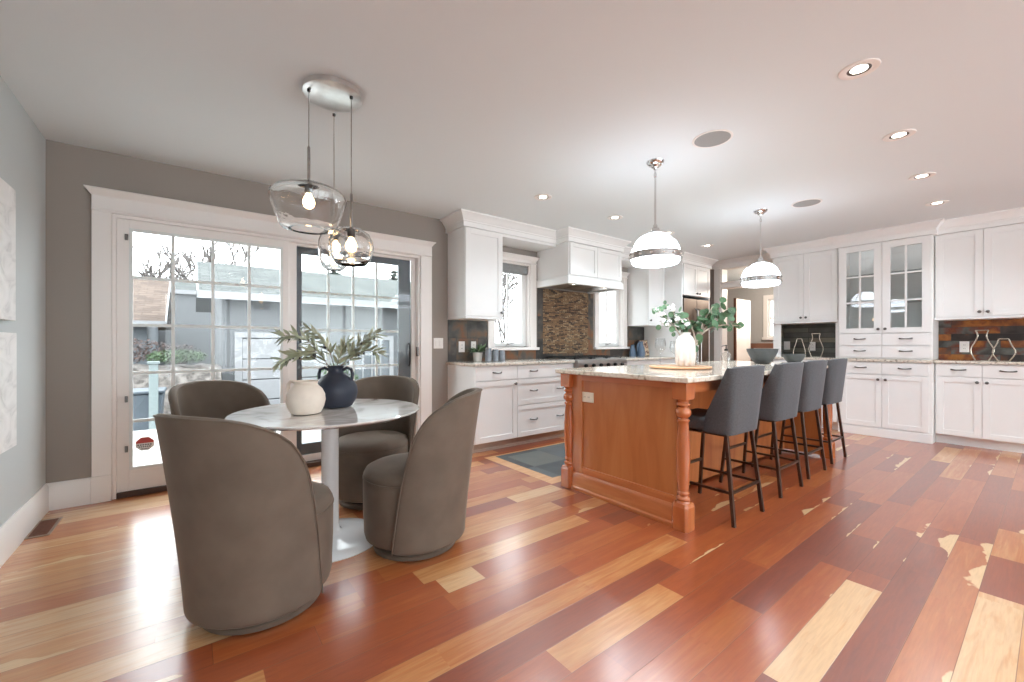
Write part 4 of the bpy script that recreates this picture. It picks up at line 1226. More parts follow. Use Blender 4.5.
# ------------------------------------------------------------------ ceiling downlights and speakers
def downlight(label, x, y, first=[None]):
    if first[0] is None:
        t = thing('recessed_downlight', label, 'ceiling light', (x, y, ZC), 0, 'recessed ceiling downlights')
        MB().lathe([(.050, -.004), (.056, -.007), (.082, -.005), (.084, -.001), (.084, 0)], n=36, cap=False).build('trim_ring', M['trim'], t)
        MB().lathe([(.050, -.003), (.040, -.0012), (.034, -.0008)], n=32, cap=False).build('baffle', M['pewter'], t)
        MB().lathe([(0, -.0035), (.026, -.0035), (.036, -.0015)], n=32).build('lens', M['lens'], t)
        first[0] = t
    else:
        t = dup(first[0], label, (x, y, ZC))
    L = bpy.data.lights.new('downlight_lamp', 'SPOT'); L.energy = SPOT_W; L.spot_size = R_(140); L.spot_blend = .9; L.shadow_soft_size = .05; L.color = (.80, .92, 1)
    lo = bpy.data.objects.new('downlight_lamp', L); COL.objects.link(lo); lo.location = (x, y, ZC - .012)
names = ['nearest of the four in line with the hutch, largest in view', 'second from the camera in line with the hutch', 'third from the camera in line with the hutch', 'closest to the hutch crown moulding']
for (x, y), nm in zip(((2.678, .608), (3.733, .638), (4.793, .678), (5.827, .717)), names):
    downlight('recessed downlight ' + nm, x, y)
names = ['nearest of the row above the windows, left of the hood', 'in front of the range hood cabinet doors', 'behind the nearer dome pendant', 'near the fridge cabinet']
for (x, y), nm in zip(((2.639, 2.955), (3.69, 2.95), (4.73, 2.96), (5.77, 3.0)), names):
    downlight('recessed downlight ' + nm, x, y)
for (x, y), nm in zip(((1.6, .6), (.5, .5), (2.7, -1.4), (4.8, -1.4), (.6, -1.4)), ('added unseen for fill light, first behind the camera frame', 'added unseen for fill light, over the camera', 'added unseen for fill light, second row behind the camera', 'added unseen for fill light, far corner behind the camera', 'added unseen for fill light, left corner behind the camera')):  # out of view downlights, added to brighten the room
    downlight('recessed downlight ' + nm, x, y)
def speaker(label, x, y):
    t = thing('ceiling_speaker', label, 'speaker', (x, y, ZC))
    MB().lathe([(.112, -.004), (.120, -.006), (.126, -.004), (.127, 0)], n=48, cap=False).build('speaker_ring', M['trim'], t)
    MB().lathe([(0, -.005), (.112, -.004), (.112, 0)], n=48).build('speaker_grille', M['grille'], t)
speaker('round grey ceiling speaker nearest the camera', 2.80, 1.42)
speaker('round grey ceiling speaker near the hutch end', 4.81, 1.50)

# ------------------------------------------------------------------ bar stools
def bar_stool(label, x, y, first=[None]):
    if first[0] is not None: return dup(first[0], label, (x, y, 0))
    t = thing('bar_stool', label, 'bar stool', (x, y, 0), 0, 'charcoal fabric bar stools along the island')
    first[0] = t
    # local: faces +y, back at -y
    zs = .555
    legs = [((-.205, -.225, 0), (-.175, -.165, zs)), ((.205, -.225, 0), (.175, -.165, zs)), ((-.205, .215, 0), (-.175, .165, zs)), ((.205, .215, 0), (.175, .165, zs))]
    for a, b in legs:
        MB().tube([a, b], .0155, 4).build('leg', M['bronze'], t, smooth=0, bevel=.002)
    def at(a, b, z): u = z / zs; return tuple(a[i] * (1 - u) + b[i] * u if i < 2 else z for i in range(3))
    m = MB()
    m.tube([at(*legs[0], .20), at(*legs[1], .20)], .011, 4); m.tube([at(*legs[0], .20), at(*legs[2], .20)], .011, 4); m.tube([at(*legs[1], .20), at(*legs[3], .20)], .011, 4)
    m.build('stretcher', M['bronze'], t, smooth=0)
    MB().tube([at(*legs[2], .27), at(*legs[3], .27)], .012, 4).build('footrest', M['bronze'], t, smooth=0)
    m = MB(); m.box(-.18, .18, -.17, .17, zs - .012, zs); m.build('seat_frame', M['bronze'], t, bevel=.003)
    m = MB(); m.box(-.19, .19, -.18, .235, zs + .001, .65); m.build('seat_cushion', M['stoolfab'], t, bevel=.03, seg=4)
    # bucket back: U-shaped band, wings fall forward to the seat
    rows = []
    NZ = 12
    for i in range(NZ + 1):
        z = zs + .004 + (.990 - zs - .004) * i / NZ
        k = i / NZ
        hw_ = .186 + .026 * k                       # half width
        yb = -.205 - .03 * k + .012 * (1 - k)      # back plane
        # forward reach of the wings
        if k < .26: Lw = .135 - .01 * (k / .26)
        else: Lw = .125 * (1 - (k - .26) / .74) + .002
        rc = .034
        pts = []
        pts.append((-hw_ + .004, yb + rc + Lw)); pts.append((-hw_ + .002, yb + rc + Lw * .66)); pts.append((-hw_, yb + rc + Lw * .33)); pts.append((-hw_, yb + rc))
        for a in (22.5, 45, 67.5): pts.append((-hw_ + rc - rc * math.cos(R_(a)), yb + rc - rc * math.sin(R_(a))))
        for u in (-.62, -.3, 0, .3, .62): pts.append((u * hw_, yb - .012 * (1 - u * u) * k))
        for a in (67.5, 45, 22.5): pts.append((hw_ - rc + rc * math.cos(R_(a)), yb + rc - rc * math.sin(R_(a))))
        pts.append((hw_, yb + rc)); pts.append((hw_, yb + rc + Lw * .33)); pts.append((hw_ - .002, yb + rc + Lw * .66)); pts.append((hw_ - .004, yb + rc + Lw))
        zz = z
        row = []
        for j, p in enumerate(pts):
            dz = 0
            if i == NZ:      # rounded top corners
                e = abs(p[0]) / hw_
                dz = -.010 * max(0, (e - .8) / .2) ** 2
            row.append((p[0], p[1], zz + dz))
        rows.append(row)
    MB().grid(rows).build('backrest', M['stoolfab'], t, smooth=50, solid=.030, bevel=.010, seg=3)
    return t
for (x, y, nm) in ((2.862, 1.437, 'nearest the camera at the turned corner post'), (3.645, 1.46, 'second from the turned corner post nearest the camera'), (4.31, 1.49, 'third from the camera, between the second stool and the last'), (5.0, 1.515, 'at the far island end in front of the hutch')):
    bar_stool('charcoal fabric bar stool ' + nm, x, y)

# ------------------------------------------------------------------ things on the island
ZI2 = .934
t = thing('serving_board', 'round light wood board under the ribbed white vase on the island', 'tray', (3.16, 1.87, ZI2))
MB().lathe([(.215, 0), (.235, .006), (.240, .014), (.236, .020), (.225, .018), (0, .017)], n=64).build('board', M['board'], t)
def wine_glass(label, x, y, z):
    t = thing('wine_glass', label, 'glass', (x, y, z), 0, 'stemmed wine glasses beside the ribbed vase')
    g = MB().lathe([(.036, 0), (.035, .003), (.012, .006), (.0045, .012), (.004, .09), (.010, .104), (.030, .122), (.043, .15), (.045, .175), (.038, .225), (.0375, .225), (.0445, .175), (.042, .15), (.029, .124), (.0, .106)], n=36)
    g.build('glass_bowl', M['wineglass'], t, smooth=60)
wine_glass('stemmed wine glass left of the ribbed white vase', 3.14, 2.035, ZI2 + .0195)
wine_glass('stemmed wine glass half behind the ribbed white vase', 3.42, 2.07, ZI2)
# ribbed vase
rvx, rvy, rvz = 3.18, 1.835, ZI2 + .0185
t = thing('ribbed_vase', 'tall white ribbed ceramic vase on the round board', 'vase', (rvx, rvy, rvz))
prof = [(.054, 0), (.065, .005), (.072, .05), (.074, .10), (.072, .16), (.066, .205), (.052, .235), (.040, .252), (.043, .272), (.038, .272), (.035, .255), (.045, .235), (.055, .2), (.06, .1), (.05, .02), (0, .015)]
m = MB(); n = 60; vs = []; fs = []
for i, (r, z) in enumerate(prof):
    for k_ in range(n):
        a = 2 * PI * k_ / n
        q = r + ((.0065 * math.cos(a * 10)) if 1 <= i <= 6 else 0)
        vs.append((q * math.cos(a), q * math.sin(a), z))
for i in range(len(prof) - 1):
    for k_ in range(n):
        k2 = (k_ + 1) % n; fs.append((i * n + k_, i * n + k2, (i + 1) * n + k2, (i + 1) * n + k_))
fs.append(tuple(range(n - 1, -1, -1)))
m.add(vs, fs); m.build('vase_body', M['white_cer'], t, smooth=50)
def round_leaf(mb, p, nrm, r, sq=1.0):
    nrm = nrm.normalized(); a = nrm.orthogonal().normalized(); b = nrm.cross(a)
    n = 9
    vs = [tuple(p + nrm * (-r * .12))] + [tuple(p + (a * math.cos(2 * PI * k / n) + b * sq * math.sin(2 * PI * k / n)) * r) for k in range(n)]
    mb.add(vs, [(0, 1 + k, 1 + (k + 1) % n) for k in range(n)])
def euc_branch(name, label, base, tips, leafr, seed, mat, stemmat, nl, group, flowers=0, trunk=None):
    rnd = random.Random(seed)
    t = thing(name, label, 'plant', tuple(base), 0, group)
    st = MB(); lf = MB(); fl = MB()
    for (root, mid, tip) in tips:
        P = bez(root, mid, tip, 12)
        st.tube(P, [(.009 if trunk else .0055) * (1 - .75 * k / 12) for k in range(13)], 6)
        for k in range(nl):
            u = .40 + .62 * (k + rnd.random() * .6) / nl
            i = min(11, int(min(u, .999) * 12)); p = P[i].lerp(P[i + 1], min(1, u * 12 - i))
            off = Vector((rnd.gauss(0, .022), rnd.gauss(0, .022), rnd.gauss(0, .022)))
            round_leaf(lf, p + off, Vector((rnd.gauss(-.5, .5), rnd.gauss(-.6, .5), rnd.gauss(.3, .5))), rnd.uniform(.7, 1.15) * leafr)
            st.tube([p, p + off], .0012, 4)
        for k in range(flowers):
            u = rnd.uniform(.6, 1); i = min(11, int(u * 12 * .999)); p = P[i] + Vector((rnd.gauss(0, .02), rnd.gauss(0, .02), rnd.gauss(0, .02)))
            for q in range(5):
                round_leaf(fl, p + Vector((rnd.gauss(0, .008), rnd.gauss(0, .008), rnd.gauss(0, .006))), Vector((rnd.gauss(-.4, .6), rnd.gauss(-.5, .6), rnd.gauss(.5, .5))), .014)
    st.build('stems', stemmat, t); lf.build('leaves', mat, t, smooth=60)
    if flowers: fl.build('blossoms', M['petal'], t, smooth=60)
    return t
def V(r, u, f): return CR * r + UP * u + CF * f
bz = Vector((rvx, rvy, rvz + .265))
euc_branch('flowering_stem', 'leafy stem with white blossoms leaning left from the ribbed vase', bz,
           [(V(0, -.2, 0), V(-.02, .10, 0), V(-.27, .20, .02)), (V(0, -.2, 0), V(-.02, .16, 0), V(-.19, .245, -.02)), (V(0, -.2, 0), V(-.02, .08, 0), V(-.20, .10, .03))], .024, 5, M['euc'], M['birch'], 10, 'stems in the ribbed vase', flowers=5)
euc_branch('flowering_stem', 'leafy stem with white blossoms standing up from the ribbed vase', bz,
           [(V(0, -.2, 0), V(-.01, .06, 0), V(-.03, .12, .02)), (V(0, -.2, 0), V(.0, .07, .01), V(-.08, .16, .03))], .022, 6, M['euc'], M['birch'], 8, 'stems in the ribbed vase', flowers=7)
# eucalyptus in a small glass vase
ex, ey = 3.26, 1.795
t = thing('bud_vase', 'small clear glass vase holding the pale eucalyptus branch', 'vase', (ex, ey, ZI2 + .0185))
MB().lathe([(.028, 0), (.033, .003), (.034, .03), (.030, .06), (.026, .075), (.028, .085), (.026, .085), (.024, .075), (.028, .06), (.031, .03), (.0, .008)], n=32).build('vase_body', M['wineglass'], t, smooth=60)
be = Vector((ex, ey, ZI2 + .03))
t = euc_branch('eucalyptus_branch', 'forked pale eucalyptus branch with round green leaves, reaching right toward the hutch', be,
           [(V(0, 0, 0), V(.01, .18, 0), V(.05, .40, .02)),
            (V(.012, .17, 0), V(.06, .36, .0), V(.34, .43, .03)),
            (V(.02, .19, 0), V(.06, .34, .0), V(.24, .50, .06)),
            (V(.010, .16, 0), V(-.02, .34, .0), V(-.09, .44, .03)),
            (V(.02, .2, 0), V(.06, .36, .0), V(.13, .47, -.03)),
            (V(.02, .2, 0), V(.10, .36, -.02), V(.36, .31, -.03))], .031, 11, M['euc'], M['birch'], 13, None, trunk=True)
# soap bottle
t = thing('soap_bottle', 'clear soap bottle with a dark pump on the island', 'bottle', (4.05, 1.92, ZI2))
MB().lathe([(.036, 0), (.043, .004), (.045, .03), (.044, .085), (.034, .108), (.016, .122), (.014, .134), (0, .134)], n=32).build('bottle_body', M['soap'], t)
m = MB().lathe([(.016, .134), (.016, .15), (.006, .152), (.005, .178), (.011, .18), (.011, .188), (0, .189)], n=20); m.tube([(0, 0, .184), (-.03, .02, .180), (-.036, .024, .17)], .004, 6); m.build('pump', M['black'], t)
def bowl(label, x, y, r, h, sx=1.0):
    t = thing('stoneware_bowl', label, 'bowl', (x, y, ZI2))
    p = [(r * .38, 0), (r * .46, .003), (r * .75, h * .38), (r * .95, h * .78), (r, h), (r * .93, h), (r * .86, h * .76), (r * .66, h * .40), (r * .3, h * .16), (0, h * .13)]
    MB().lathe(p, n=48).build('bowl_body', M['stone_bowl'], t, smooth=50)
bowl('large dark grey stoneware bowl on the island', 4.60, 1.82, .142, .150)
bowl('small shallow dark grey bowl next to the large bowl', 4.84, 1.62, .10, .095)

# ------------------------------------------------------------------ wire vase outlines
def wire_vase(label, X, Y, z, pts, group):
    """flat metal outline of a vase standing in the plane facing the room; pts [(half width, height)]"""
    t = thing('wire_vase', label, 'ornament', (X, Y, z), RZ, group)
    L_ = [(-w, h) for w, h in pts]; Rr = [(w, h) for w, h in pts]
    loop = L_ + Rr[::-1]
    fine = []
    for side in (L_, Rr):
        # smooth with a simple Catmull-Rom
        q = [side[0]] + side + [side[-1]]
        out = []
        for i in range(1, len(q) - 2):
            for k in range(6):
                u = k / 6
                out.append(tuple(.5 * (2 * q[i][j] + (q[i + 1][j] - q[i - 1][j]) * u + (2 * q[i - 1][j] - 5 * q[i][j] + 4 * q[i + 1][j] - q[i + 2][j]) * u * u + (3 * q[i][j] - q[i - 1][j] - 3 * q[i + 1][j] + q[i + 2][j]) * u ** 3) for j in (0, 1)))
        out.append(side[-1]); fine.append(out)
    m = MB()
    for s in fine:
        m.tube([(a, 0, b + .006) for a, b in s], .0065, 8)
    m.tube([(-pts[-1][0], 0, pts[-1][1] + .006), (pts[-1][0], 0, pts[-1][1] + .006)], .0065, 8)
    m.build('outline', M['wire'], t)
    MB().box(-pts[0][0] - .01, pts[0][0] + .01, -.03, .03, 0, .007).build('foot', M['wire'], t, bevel=.002)
g = None
wire_vase('tall wire vase outline by the outlet, right of the hutch', 6.90, .50, .946, [(.05, 0), (.085, .11), (.045, .22), (.032, .275), (.048, .33)], g)
wire_vase('shorter wire vase outline beside the tall one, right of the hutch', 6.90, .345, .946, [(.04, 0), (.08, .09), (.05, .18), (.035, .235)], g)
wire_vase('short wire vase outline beside the small bowl in the grey slate niche', 6.90, 2.24, .951, [(.075, 0), (.07, .09), (.04, .20), (.03, .25)], g)
wire_vase('tall wire vase outline in the grey slate niche, next to the hutch', 6.90, 2.04, .951, [(.055, 0), (.085, .11), (.05, .22), (.04, .27), (.05, .32)], g)

# ------------------------------------------------------------------ things on the window counters
ZK = .935
t = thing('potted_plant', 'small leafy houseplant in a white pot on the counter beside the patio door', 'plant', (2.60, 4.03, ZK))
MB().lathe([(.042, 0), (.046, .003), (.056, .10), (.052, .10), (.046, .09), (0, .088)], n=32).build('pot', M['white_cer'], t)
m = MB(); rnd = random.Random(3)
for k in range(34):
    a = rnd.uniform(0, 2 * PI); e = rnd.uniform(.3, 1.1)
    d = Vector((math.cos(a) * .8, math.sin(a) * .6, e)); p = Vector((0, 0, .09)) + d.normalized() * rnd.uniform(.01, .05)
    leaf_shape(m, p, d, Vector((0, 0, 1)) + Vector((rnd.gauss(0, .3), rnd.gauss(0, .3), 0)), rnd.uniform(.07, .13), rnd.uniform(.022, .034), curl=.5)
m.build('leaves', M['leaf'], t, smooth=60)
for i, (x, y, h, r, nm) in enumerate(((2.66, 3.90, .15, .036, 'grey tumbler right of the potted plant'), (2.78, 3.93, .135, .034, 'middle of the three grey tumblers by the plant'), (2.89, 3.95, .125, .034, 'grey tumbler below the window sill, farthest from the plant'))):
    t = thing('tumbler', nm, 'glass', (x, y, ZK), 0, 'grey tumblers on the counter')
    MB().lathe([(r * .9, 0), (r, .003), (r * 1.02, h), (r * .93, h), (r * .9, .01), (0, .008)], n=24).build('cup', M['tin'], t)
t = thing('carafe', 'slate blue carafe on the counter beside the floral print', 'jug', (5.64, 4.0, ZK))
MB().lathe([(.055, 0), (.062, .004), (.066, .06), (.058, .13), (.036, .19), (.032, .22), (.042, .24), (.038, .24), (.028, .22), (.03, .19), (0, .18)], n=32).build('carafe_body', M['blue'], t)
MB().tube([(-.033, 0, .215), (-.07, 0, .21), (-.095, 0, .16), (-.09, 0, .1), (-.064, 0, .07)], .008, 8).build('handle', M['blue'], t)
t = thing('carafe', 'second slate blue carafe standing nearest the window sill', 'jug', (5.51, 4.06, ZK))
MB().lathe([(.045, 0), (.05, .004), (.052, .05), (.044, .10), (.028, .14), (.026, .17), (.034, .185), (.03, .185), (.022, .17), (0, .15)], n=32).build('carafe_body', M['blue'], t)
t = thing('framed_print', 'small floral print in a dark frame leaning on the backsplash', 'picture', (5.83, 4.06, ZK))
o = MB().box(-.115, .115, -.012, .012, 0, .265).build('frame', M['darkwood'], t, bevel=.003); o.rotation_euler.x = R_(-10); 
o = MB().box(-.105, .105, -.0145, -.012, .010, .255).build('print', M['art'], t); o.rotation_euler.x = R_(-10)

# ------------------------------------------------------------------ left wall prints and floor register
for (z0, z1, y1, nm) in ((1.255, 1.955, 3.405, 'grey and white abstract canvas hung high on the left wall'), (.585, 1.19, 3.42, 'grey and white abstract canvas hung below the other on the left wall')):
    t = thing('canvas_print', nm, 'picture', (XL, y1, z0))
    MB().box(0.001, .035, -.6, 0, 0, z1 - z0).build('canvas', M['canvas_edge'], t, bevel=.002)
    MB().box(.035, .0358, -.598, -.002, .002, z1 - z0 - .002).build('print', M['canvas'], t)
t = thing('floor_register', 'brown metal floor register beside the left baseboard', 'vent', (-.715, 3.79, 0))
m = MB(); m.box(-.055, -.04, -.16, .16, 0, .006); m.box(.04, .055, -.16, .16, 0, .006); m.box(-.04, .04, -.16, -.145, 0, .006); m.box(-.04, .04, .145, .16, 0, .006)
m.build('register_frame', M['vent_f'], t, bevel=.002)
m = MB(); m.box(-.04, .04, -.145, .145, 0, .0015)
for k in range(15):
    y = -.135 + k * .0193
    m.add([(-.04, y - .004, .0015), (.04, y + .001, .0015), (.04, y + .006, .0045), (-.04, y + .001, .0045)], [(0, 1, 2, 3)])
    m.box(-.04, .04, y - .0025, y + .0025, .0015, .0045)
m.build('grille', M['vent'], t)

# ------------------------------------------------------------------ hall things
t = thing('hall_door', 'white panelled door standing open in the hall beyond the doorway', 'door', (8.55, 3.87, 0), R_(0))
m = MB(); m.box(0, .62, -.02, .02, .01, 2.03); m.build('door_leaf', M['trim'], t)
m = MB()
for (a, b, c, d) in ((.10, .52, .2, .85), (.10, .52, 1.0, 1.88)):
    for y in (-.024, .02):
        m.box(a, b, y, y + .004, c, c + .03); m.box(a, b, y, y + .004, d - .03, d); m.box(a, a + .03, y, y + .004, c + .03, d - .03); m.box(b - .03, b, y, y + .004, c + .03, d - .03)
m.build('panel_moulding', M['trim'], t, bevel=.001)
MB().box(-.035, -.001, -.022, .022, 0, 2.04).build('hinge_stile', M['hallwood'], t)
t = thing('hall_bench', 'red brown wood bench rail under the hall window', 'bench', (9.55, 3.55, 0))
MB().box(-.2, .2, -.6, .55, 1.05, 1.15).build('rail', M['hallwood'], t, bevel=.004)
for y in (-.55, .5):
    MB().box(-.18, .18, y - .03, y + .03, 0, 1.05).build('leg', M['hallwood'], t)
L = bpy.data.lights.new('hall_lamp', 'POINT'); L.energy = 38; L.color = (1, .88, .74); L.shadow_soft_size = .12
lo = bpy.data.objects.new('hall_lamp', L); COL.objects.link(lo); lo.location = (8.6, 2.75, 2.25)

# ------------------------------------------------------------------ outdoors
GZ = -.62
mb = MB().box(-30, 40, 7.9, 60, GZ - .2, GZ)
struct(mb, 'ground', M['gravel'], 'pale gravel yard beyond the patio', 'ground', smooth=0)
mb = MB().box(-6, 9, YB + .16, 7.9, -.25, -.09)
struct(mb, 'patio_slab', M['paving'], 'pale concrete step outside the patio door', 'patio', smooth=0)
def gable(t, x0, x1, y0, yr, y1, ze, zr, over, wallmat, roofmat, th=.10):
    """walls up to ze, ridge along x at yr,zr"""
    m = MB(); m.box(x0, x1, y0, y1, GZ, ze)
    for x in (x0, x1 - .12):
        m.add([(x, y0, ze), (x, y1, ze), (x, yr, zr - .05), (x + .12, y0, ze), (x + .12, y1, ze), (x + .12, yr, zr - .05)], [(0, 1, 2), (3, 5, 4), (0, 2, 5, 3), (1, 4, 5, 2), (0, 3, 4, 1)])
    m.build('wall', wallmat, t, smooth=0)
    s = (zr - ze) / (yr - y0)
    m = MB()
    a, b = x0 - over, x1 + over
    ya = y0 - over
    m.profx([(ya, ze - s * over), (yr, zr), (yr, zr + th), (ya, ze - s * over + th)], a, b)
    s2 = (zr - ze) / (y1 - yr)
    m.profx([(yr, zr), (y1 + over, ze - s2 * over), (y1 + over, ze - s2 * over + th), (yr, zr + th)], a, b)
    m.build('roof', roofmat, t, smooth=0)
    m = MB()
    m.box(a, b, ya - .03, ya, ze - s * over - .06, ze - s * over + th)
    for x in (a - .03, b): m.profx([(ya, ze - s * over - .06), (yr, zr - .05), (yr, zr + th), (ya, ze - s * over + th)], x, x + .03)
    m.build('fascia', M['outwhite'], t, smooth=0)
t = thing('garage', 'grey stucco garage with shingle roof and white door, across the yard', 'building', (0, 0, 0))
gable(t, .55, 6.7, 11.2, 13.7, 16.2, 2.30, 3.20, .42, M['stucco'], M['shingle'])
m = MB(); m.box(.78, .92, 11.14, 11.2, GZ, 1.40); m.box(2.55, 2.69, 11.14, 11.2, GZ, 1.40); m.box(.92, 2.55, 11.14, 11.2, 1.28, 1.40)
m.build('garage_door_frame', M['outwhite'], t)
m = MB()
for k in range(4): m.box(.92, 2.55, 11.16, 11.2, GZ + .01 + k * .47, GZ + .46 + k * .47)
m.build('garage_door', M['outwhite'], t, bevel=.01)
m = MB(); m.box(3.25, 3.37, 11.14, 11.2, GZ, 1.36); m.box(4.32, 4.44, 11.14, 11.2, GZ, 1.36); m.box(3.37, 4.32, 11.14, 11.2, 1.24, 1.36)
for k in range(1, 4): m.box(3.37 + k * .2375 - .02, 3.37 + k * .2375 + .02, 11.15, 11.2, GZ, 1.24)
for k in range(1, 5): m.box(3.37, 4.32, 11.152, 11.2, GZ + k * .37 - .02, GZ + k * .37 + .02)
m.build('garden_door', M['outwhite'], t)
MB().box(3.37, 4.32, 11.17, 11.19, GZ, 1.24).build('door_pane', M['outgrey'], t)
t = thing('neighbour_house', 'neighbouring house with a low tan shingle roof behind the bare hedge', 'building', (0, 0, 0))
gable(t, -9.5, -.95, 15.2, 17.8, 20.4, 1.85, 3.1, .4, M['outgrey'], M['shingle_t'])
for x in (-4.6, -2.6):
    MB().box(x, x + .9, 15.14, 15.2, .2, 1.3).build('house_window', M['outwhite'], t)
t = thing('neighbour_garage', 'plain grey wall of the building between tan roof and garage', 'building', (0, 0, 0))
gable(t, -1.15, 1.9, 21.0, 22, 23, 3.2, 3.6, .1, M['stucco'], M['shingle'])

def leafy_blob(mb, c, rx, ry, rz_, n, size, rnd):
    for _ in range(n):
        u = rnd.random() ** .4
        d = Vector((rnd.gauss(0, 1), rnd.gauss(0, 1), rnd.gauss(0, 1))).normalized() * u
        p = Vector((c[0] + d.x * rx, c[1] + d.y * ry, c[2] + d.z * rz_))
        nn = Vector((rnd.gauss(0, 1), rnd.gauss(0, 1), rnd.gauss(0, 1)))
        if nn.length < .01: continue
        nn.normalize(); a = nn.orthogonal().normalized(); b = nn.cross(a)
        s = size * rnd.uniform(.6, 1.3)
        mb.add([tuple(p - a * s), tuple(p + b * s * .5), tuple(p + a * s), tuple(p - b * s * .5)], [(0, 1, 2, 3)])
def bush(name, label, c, r, n, size, mat, seed, stems=True):
    rnd = random.Random(seed)
    t = thing(name, label, 'shrub', (c[0], c[1], GZ + c[2]))
    m = MB(); leafy_blob(m, (0, 0, r[2]), r[0], r[1], r[2], n, size, rnd); m.build('foliage', mat, t, smooth=0)
    m = MB()
    for k in range(24):
        a = rnd.uniform(0, 2 * PI); q = rnd.uniform(.2, .95)
        x = math.cos(a) * r[0] * q; y = math.sin(a) * r[1] * q
        m.tube([(x * .3, y * .3, 0), (x * .7, y * .7, r[2] * .9), (x, y, r[2] * rnd.uniform(1.2, 1.9))], [.012, .008, .003], 4)
    m.build('stems', M['twigbush'], t)
bush('hedge', 'bare mauve hedge in front of the neighbouring house', (-1.7, 12.2, 1.30), (1.9, .45, .30), 2200, .04, M['twigbush'], 21)
t = thing('stone_bank', 'pale dry stone bank at the foot of the hedge and ivy', 'wall', (0, 0, GZ))
m = MB(); rnd = random.Random(4)
nx, nz = 26, 9
rows = []
for i in range(nz + 1):
    r = []
    for k in range(nx + 1):
        r.append((-3.2 + 3.7 * k / nx + rnd.uniform(-.04, .04), 9.7 + .9 * i / nz + rnd.uniform(-.06, .06), 1.28 * i / nz + (rnd.uniform(-.05, .05) if i else 0)))
    rows.append(r)
rows.append([(p[0], p[1] + 1.9, p[2]) for p in rows[-1]])
rows.append([(p[0], p[1], 0) for p in rows[-1]])
m.grid(rows); m.build('stone_face', M['gravel'], t, smooth=60)
bush('ivy_mound', 'green ivy mound on the stone bank beside the garage corner', (-.22, 11.0, 1.34), (.50, .30, .15), 1200, .035, M['ivy'], 22)
bush('shrub', 'green shrub beside the garage garden door', (2.55, 9.6, 0), (.5, .4, .72), 1300, .045, M['ivy'], 23)
def bare_tree(label, x, y, h, seed, spread=.55, rmin=.034):
    rnd = random.Random(seed)
    t = thing('bare_tree', label, 'tree', (x, y, GZ))
    m = MB()
    def grow(p, d, L, r, dep):
        pts = [p]; q = p.copy(); dd = d.copy()
        for k in range(4):
            dd = (dd + Vector((rnd.gauss(0, .14), rnd.gauss(0, .14), rnd.gauss(0, .08)))).normalized()
            q = q + dd * (L / 4); pts.append(q.copy())
        m.tube(pts, [max(rmin, r * (1 - .10 * k)) for k in range(5)], 5 if dep > 2 else 4, cap=False)
        if dep == 0: return
        for k in range(3 if dep > 1 else 3):
            a = rnd.uniform(0, 2 * PI); s = dd.orthogonal().normalized(); s.rotate(Matrix.Rotation(a, 3, dd))
            nd = (dd + s * rnd.uniform(.35, 1) * spread * 1.6 + Vector((0, 0, .1))).normalized()
            grow(pts[rnd.randint(2, 4)], nd, L * rnd.uniform(.62, .82), r * .66, dep - 1)
    grow(Vector((0, 0, 0)), Vector((0, 0, 1)), h * .34, h * (.020 if rmin > .03 else .014), 5)
    m.build('branches', M['bark'], t, smooth=60)
bare_tree('bare winter tree behind the neighbouring tan roof', -1.5, 24, 8.6, 5)
bare_tree('bare winter tree left of the garage roof peak', -.1, 25.5, 8.4, 9)
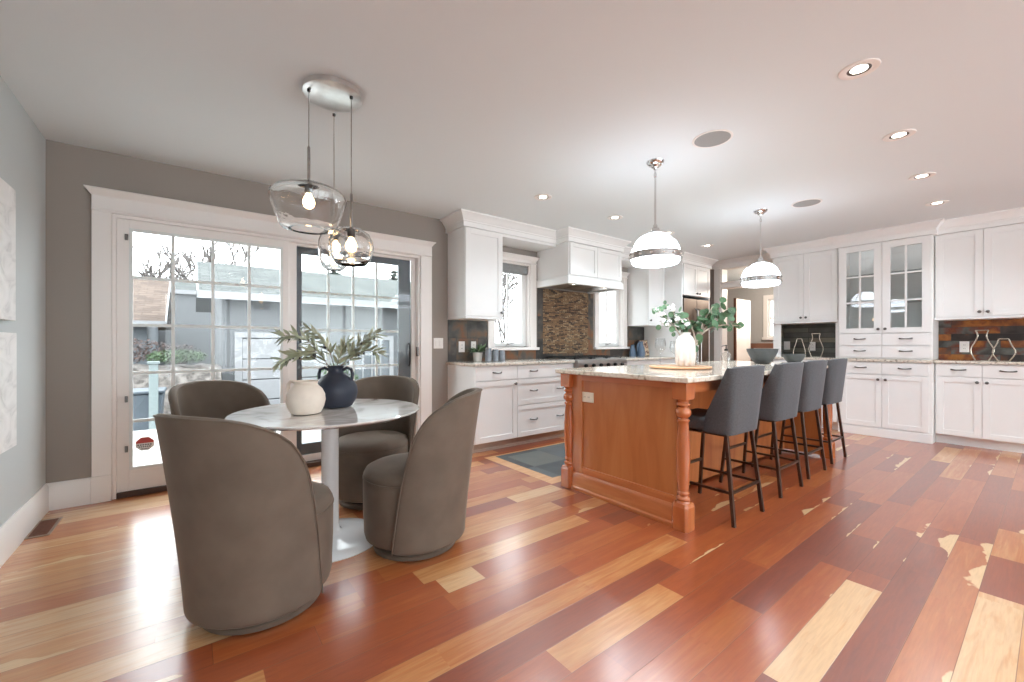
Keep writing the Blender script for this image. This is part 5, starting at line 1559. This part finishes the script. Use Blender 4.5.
def conifer(label, x, y, h, seed):
    rnd = random.Random(seed)
    t = thing('evergreen_tree', label, 'tree', (x, y, GZ))
    MB().tube([(0, 0, 0), (0, 0, h * .95)], [.16, .03], 8).build('trunk', M['bark'], t)
    m = MB()
    for k in range(26):
        u = k / 26; z = h * (.2 + .78 * u); rr = (1 - u) * h * .26 + .15
        for j in range(9):
            a = rnd.uniform(0, 2 * PI); L = rr * rnd.uniform(.6, 1.1)
            tip = Vector((math.cos(a) * L, math.sin(a) * L, z - L * .25))
            for q in range(9):
                w = (q + 1) / 9
                p = Vector((0, 0, z)).lerp(tip, w); s = .16 * (1.2 - w * .6)
                dd = Vector((rnd.gauss(0, 1), rnd.gauss(0, 1), rnd.gauss(0, .5))).normalized(); e = dd.orthogonal().normalized()
                m.add([tuple(p - dd * s), tuple(p + e * s * .3), tuple(p + dd * s), tuple(p - e * s * .3)], [(0, 1, 2, 3)])
    m.build('boughs', M['needle'], t, smooth=0)
conifer('evergreen rising behind the garage roof, left of the pair', 5.2, 20, 5.6, 2)
conifer('evergreen rising behind the garage roof, right of the pair', 8.6, 21.5, 5.9, 3)
bare_tree('bare tree outside the kitchen windows', 12.9, 17.5, 6.4, 14, rmin=.02)
# bin and post by the step
t = thing('wheeled_bin', 'blue grey wheeled bin outside the patio door', 'bin', (-.67, 9.2, GZ))
m = MB(); m.add([(-.26, -.28, .06), (.26, -.28, .06), (.26, .28, .06), (-.26, .28, .06), (-.32, -.34, .95), (.32, -.34, .95), (.32, .34, .95), (-.32, .34, .95)], [(0, 3, 2, 1), (4, 5, 6, 7), (0, 1, 5, 4), (1, 2, 6, 5), (2, 3, 7, 6), (3, 0, 4, 7)])
m.build('bin_body', M['bin'], t, bevel=.02)
m = MB().box(-.34, .34, -.38, .36, .955, 1.0); m.build('bin_lid', M['bin'], t, bevel=.015)
for x in (-.27, .27): MB().lathe([(.10, -.03), (.10, .03)], (x, .2, .10), 20, 'x').build('wheel', M['black'], t)
t = thing('gate_post', 'tall blue grey post beside the wheeled bin', 'post', (-.46, 8.64, GZ))
m = MB().box(-.055, .055, -.055, .055, 0, 1.44); m.box(-.075, .075, -.075, .075, 1.44, 1.48); m.build('post_shaft', M['post'], t, bevel=.006)
t = thing('yard_fence', 'pale board fence in the yard outside the kitchen windows', 'fence', (0, 0, GZ))
m = MB()
for k in range(62):
    x = 6.8 + k * .165; m.box(x, x + .15, 12.4, 12.43, .05, 1.55)
for z in (.4, 1.25): m.box(6.8, 17.0, 12.43, 12.48, z, z + .09)
m.build('boards', M['outgrey'], t)
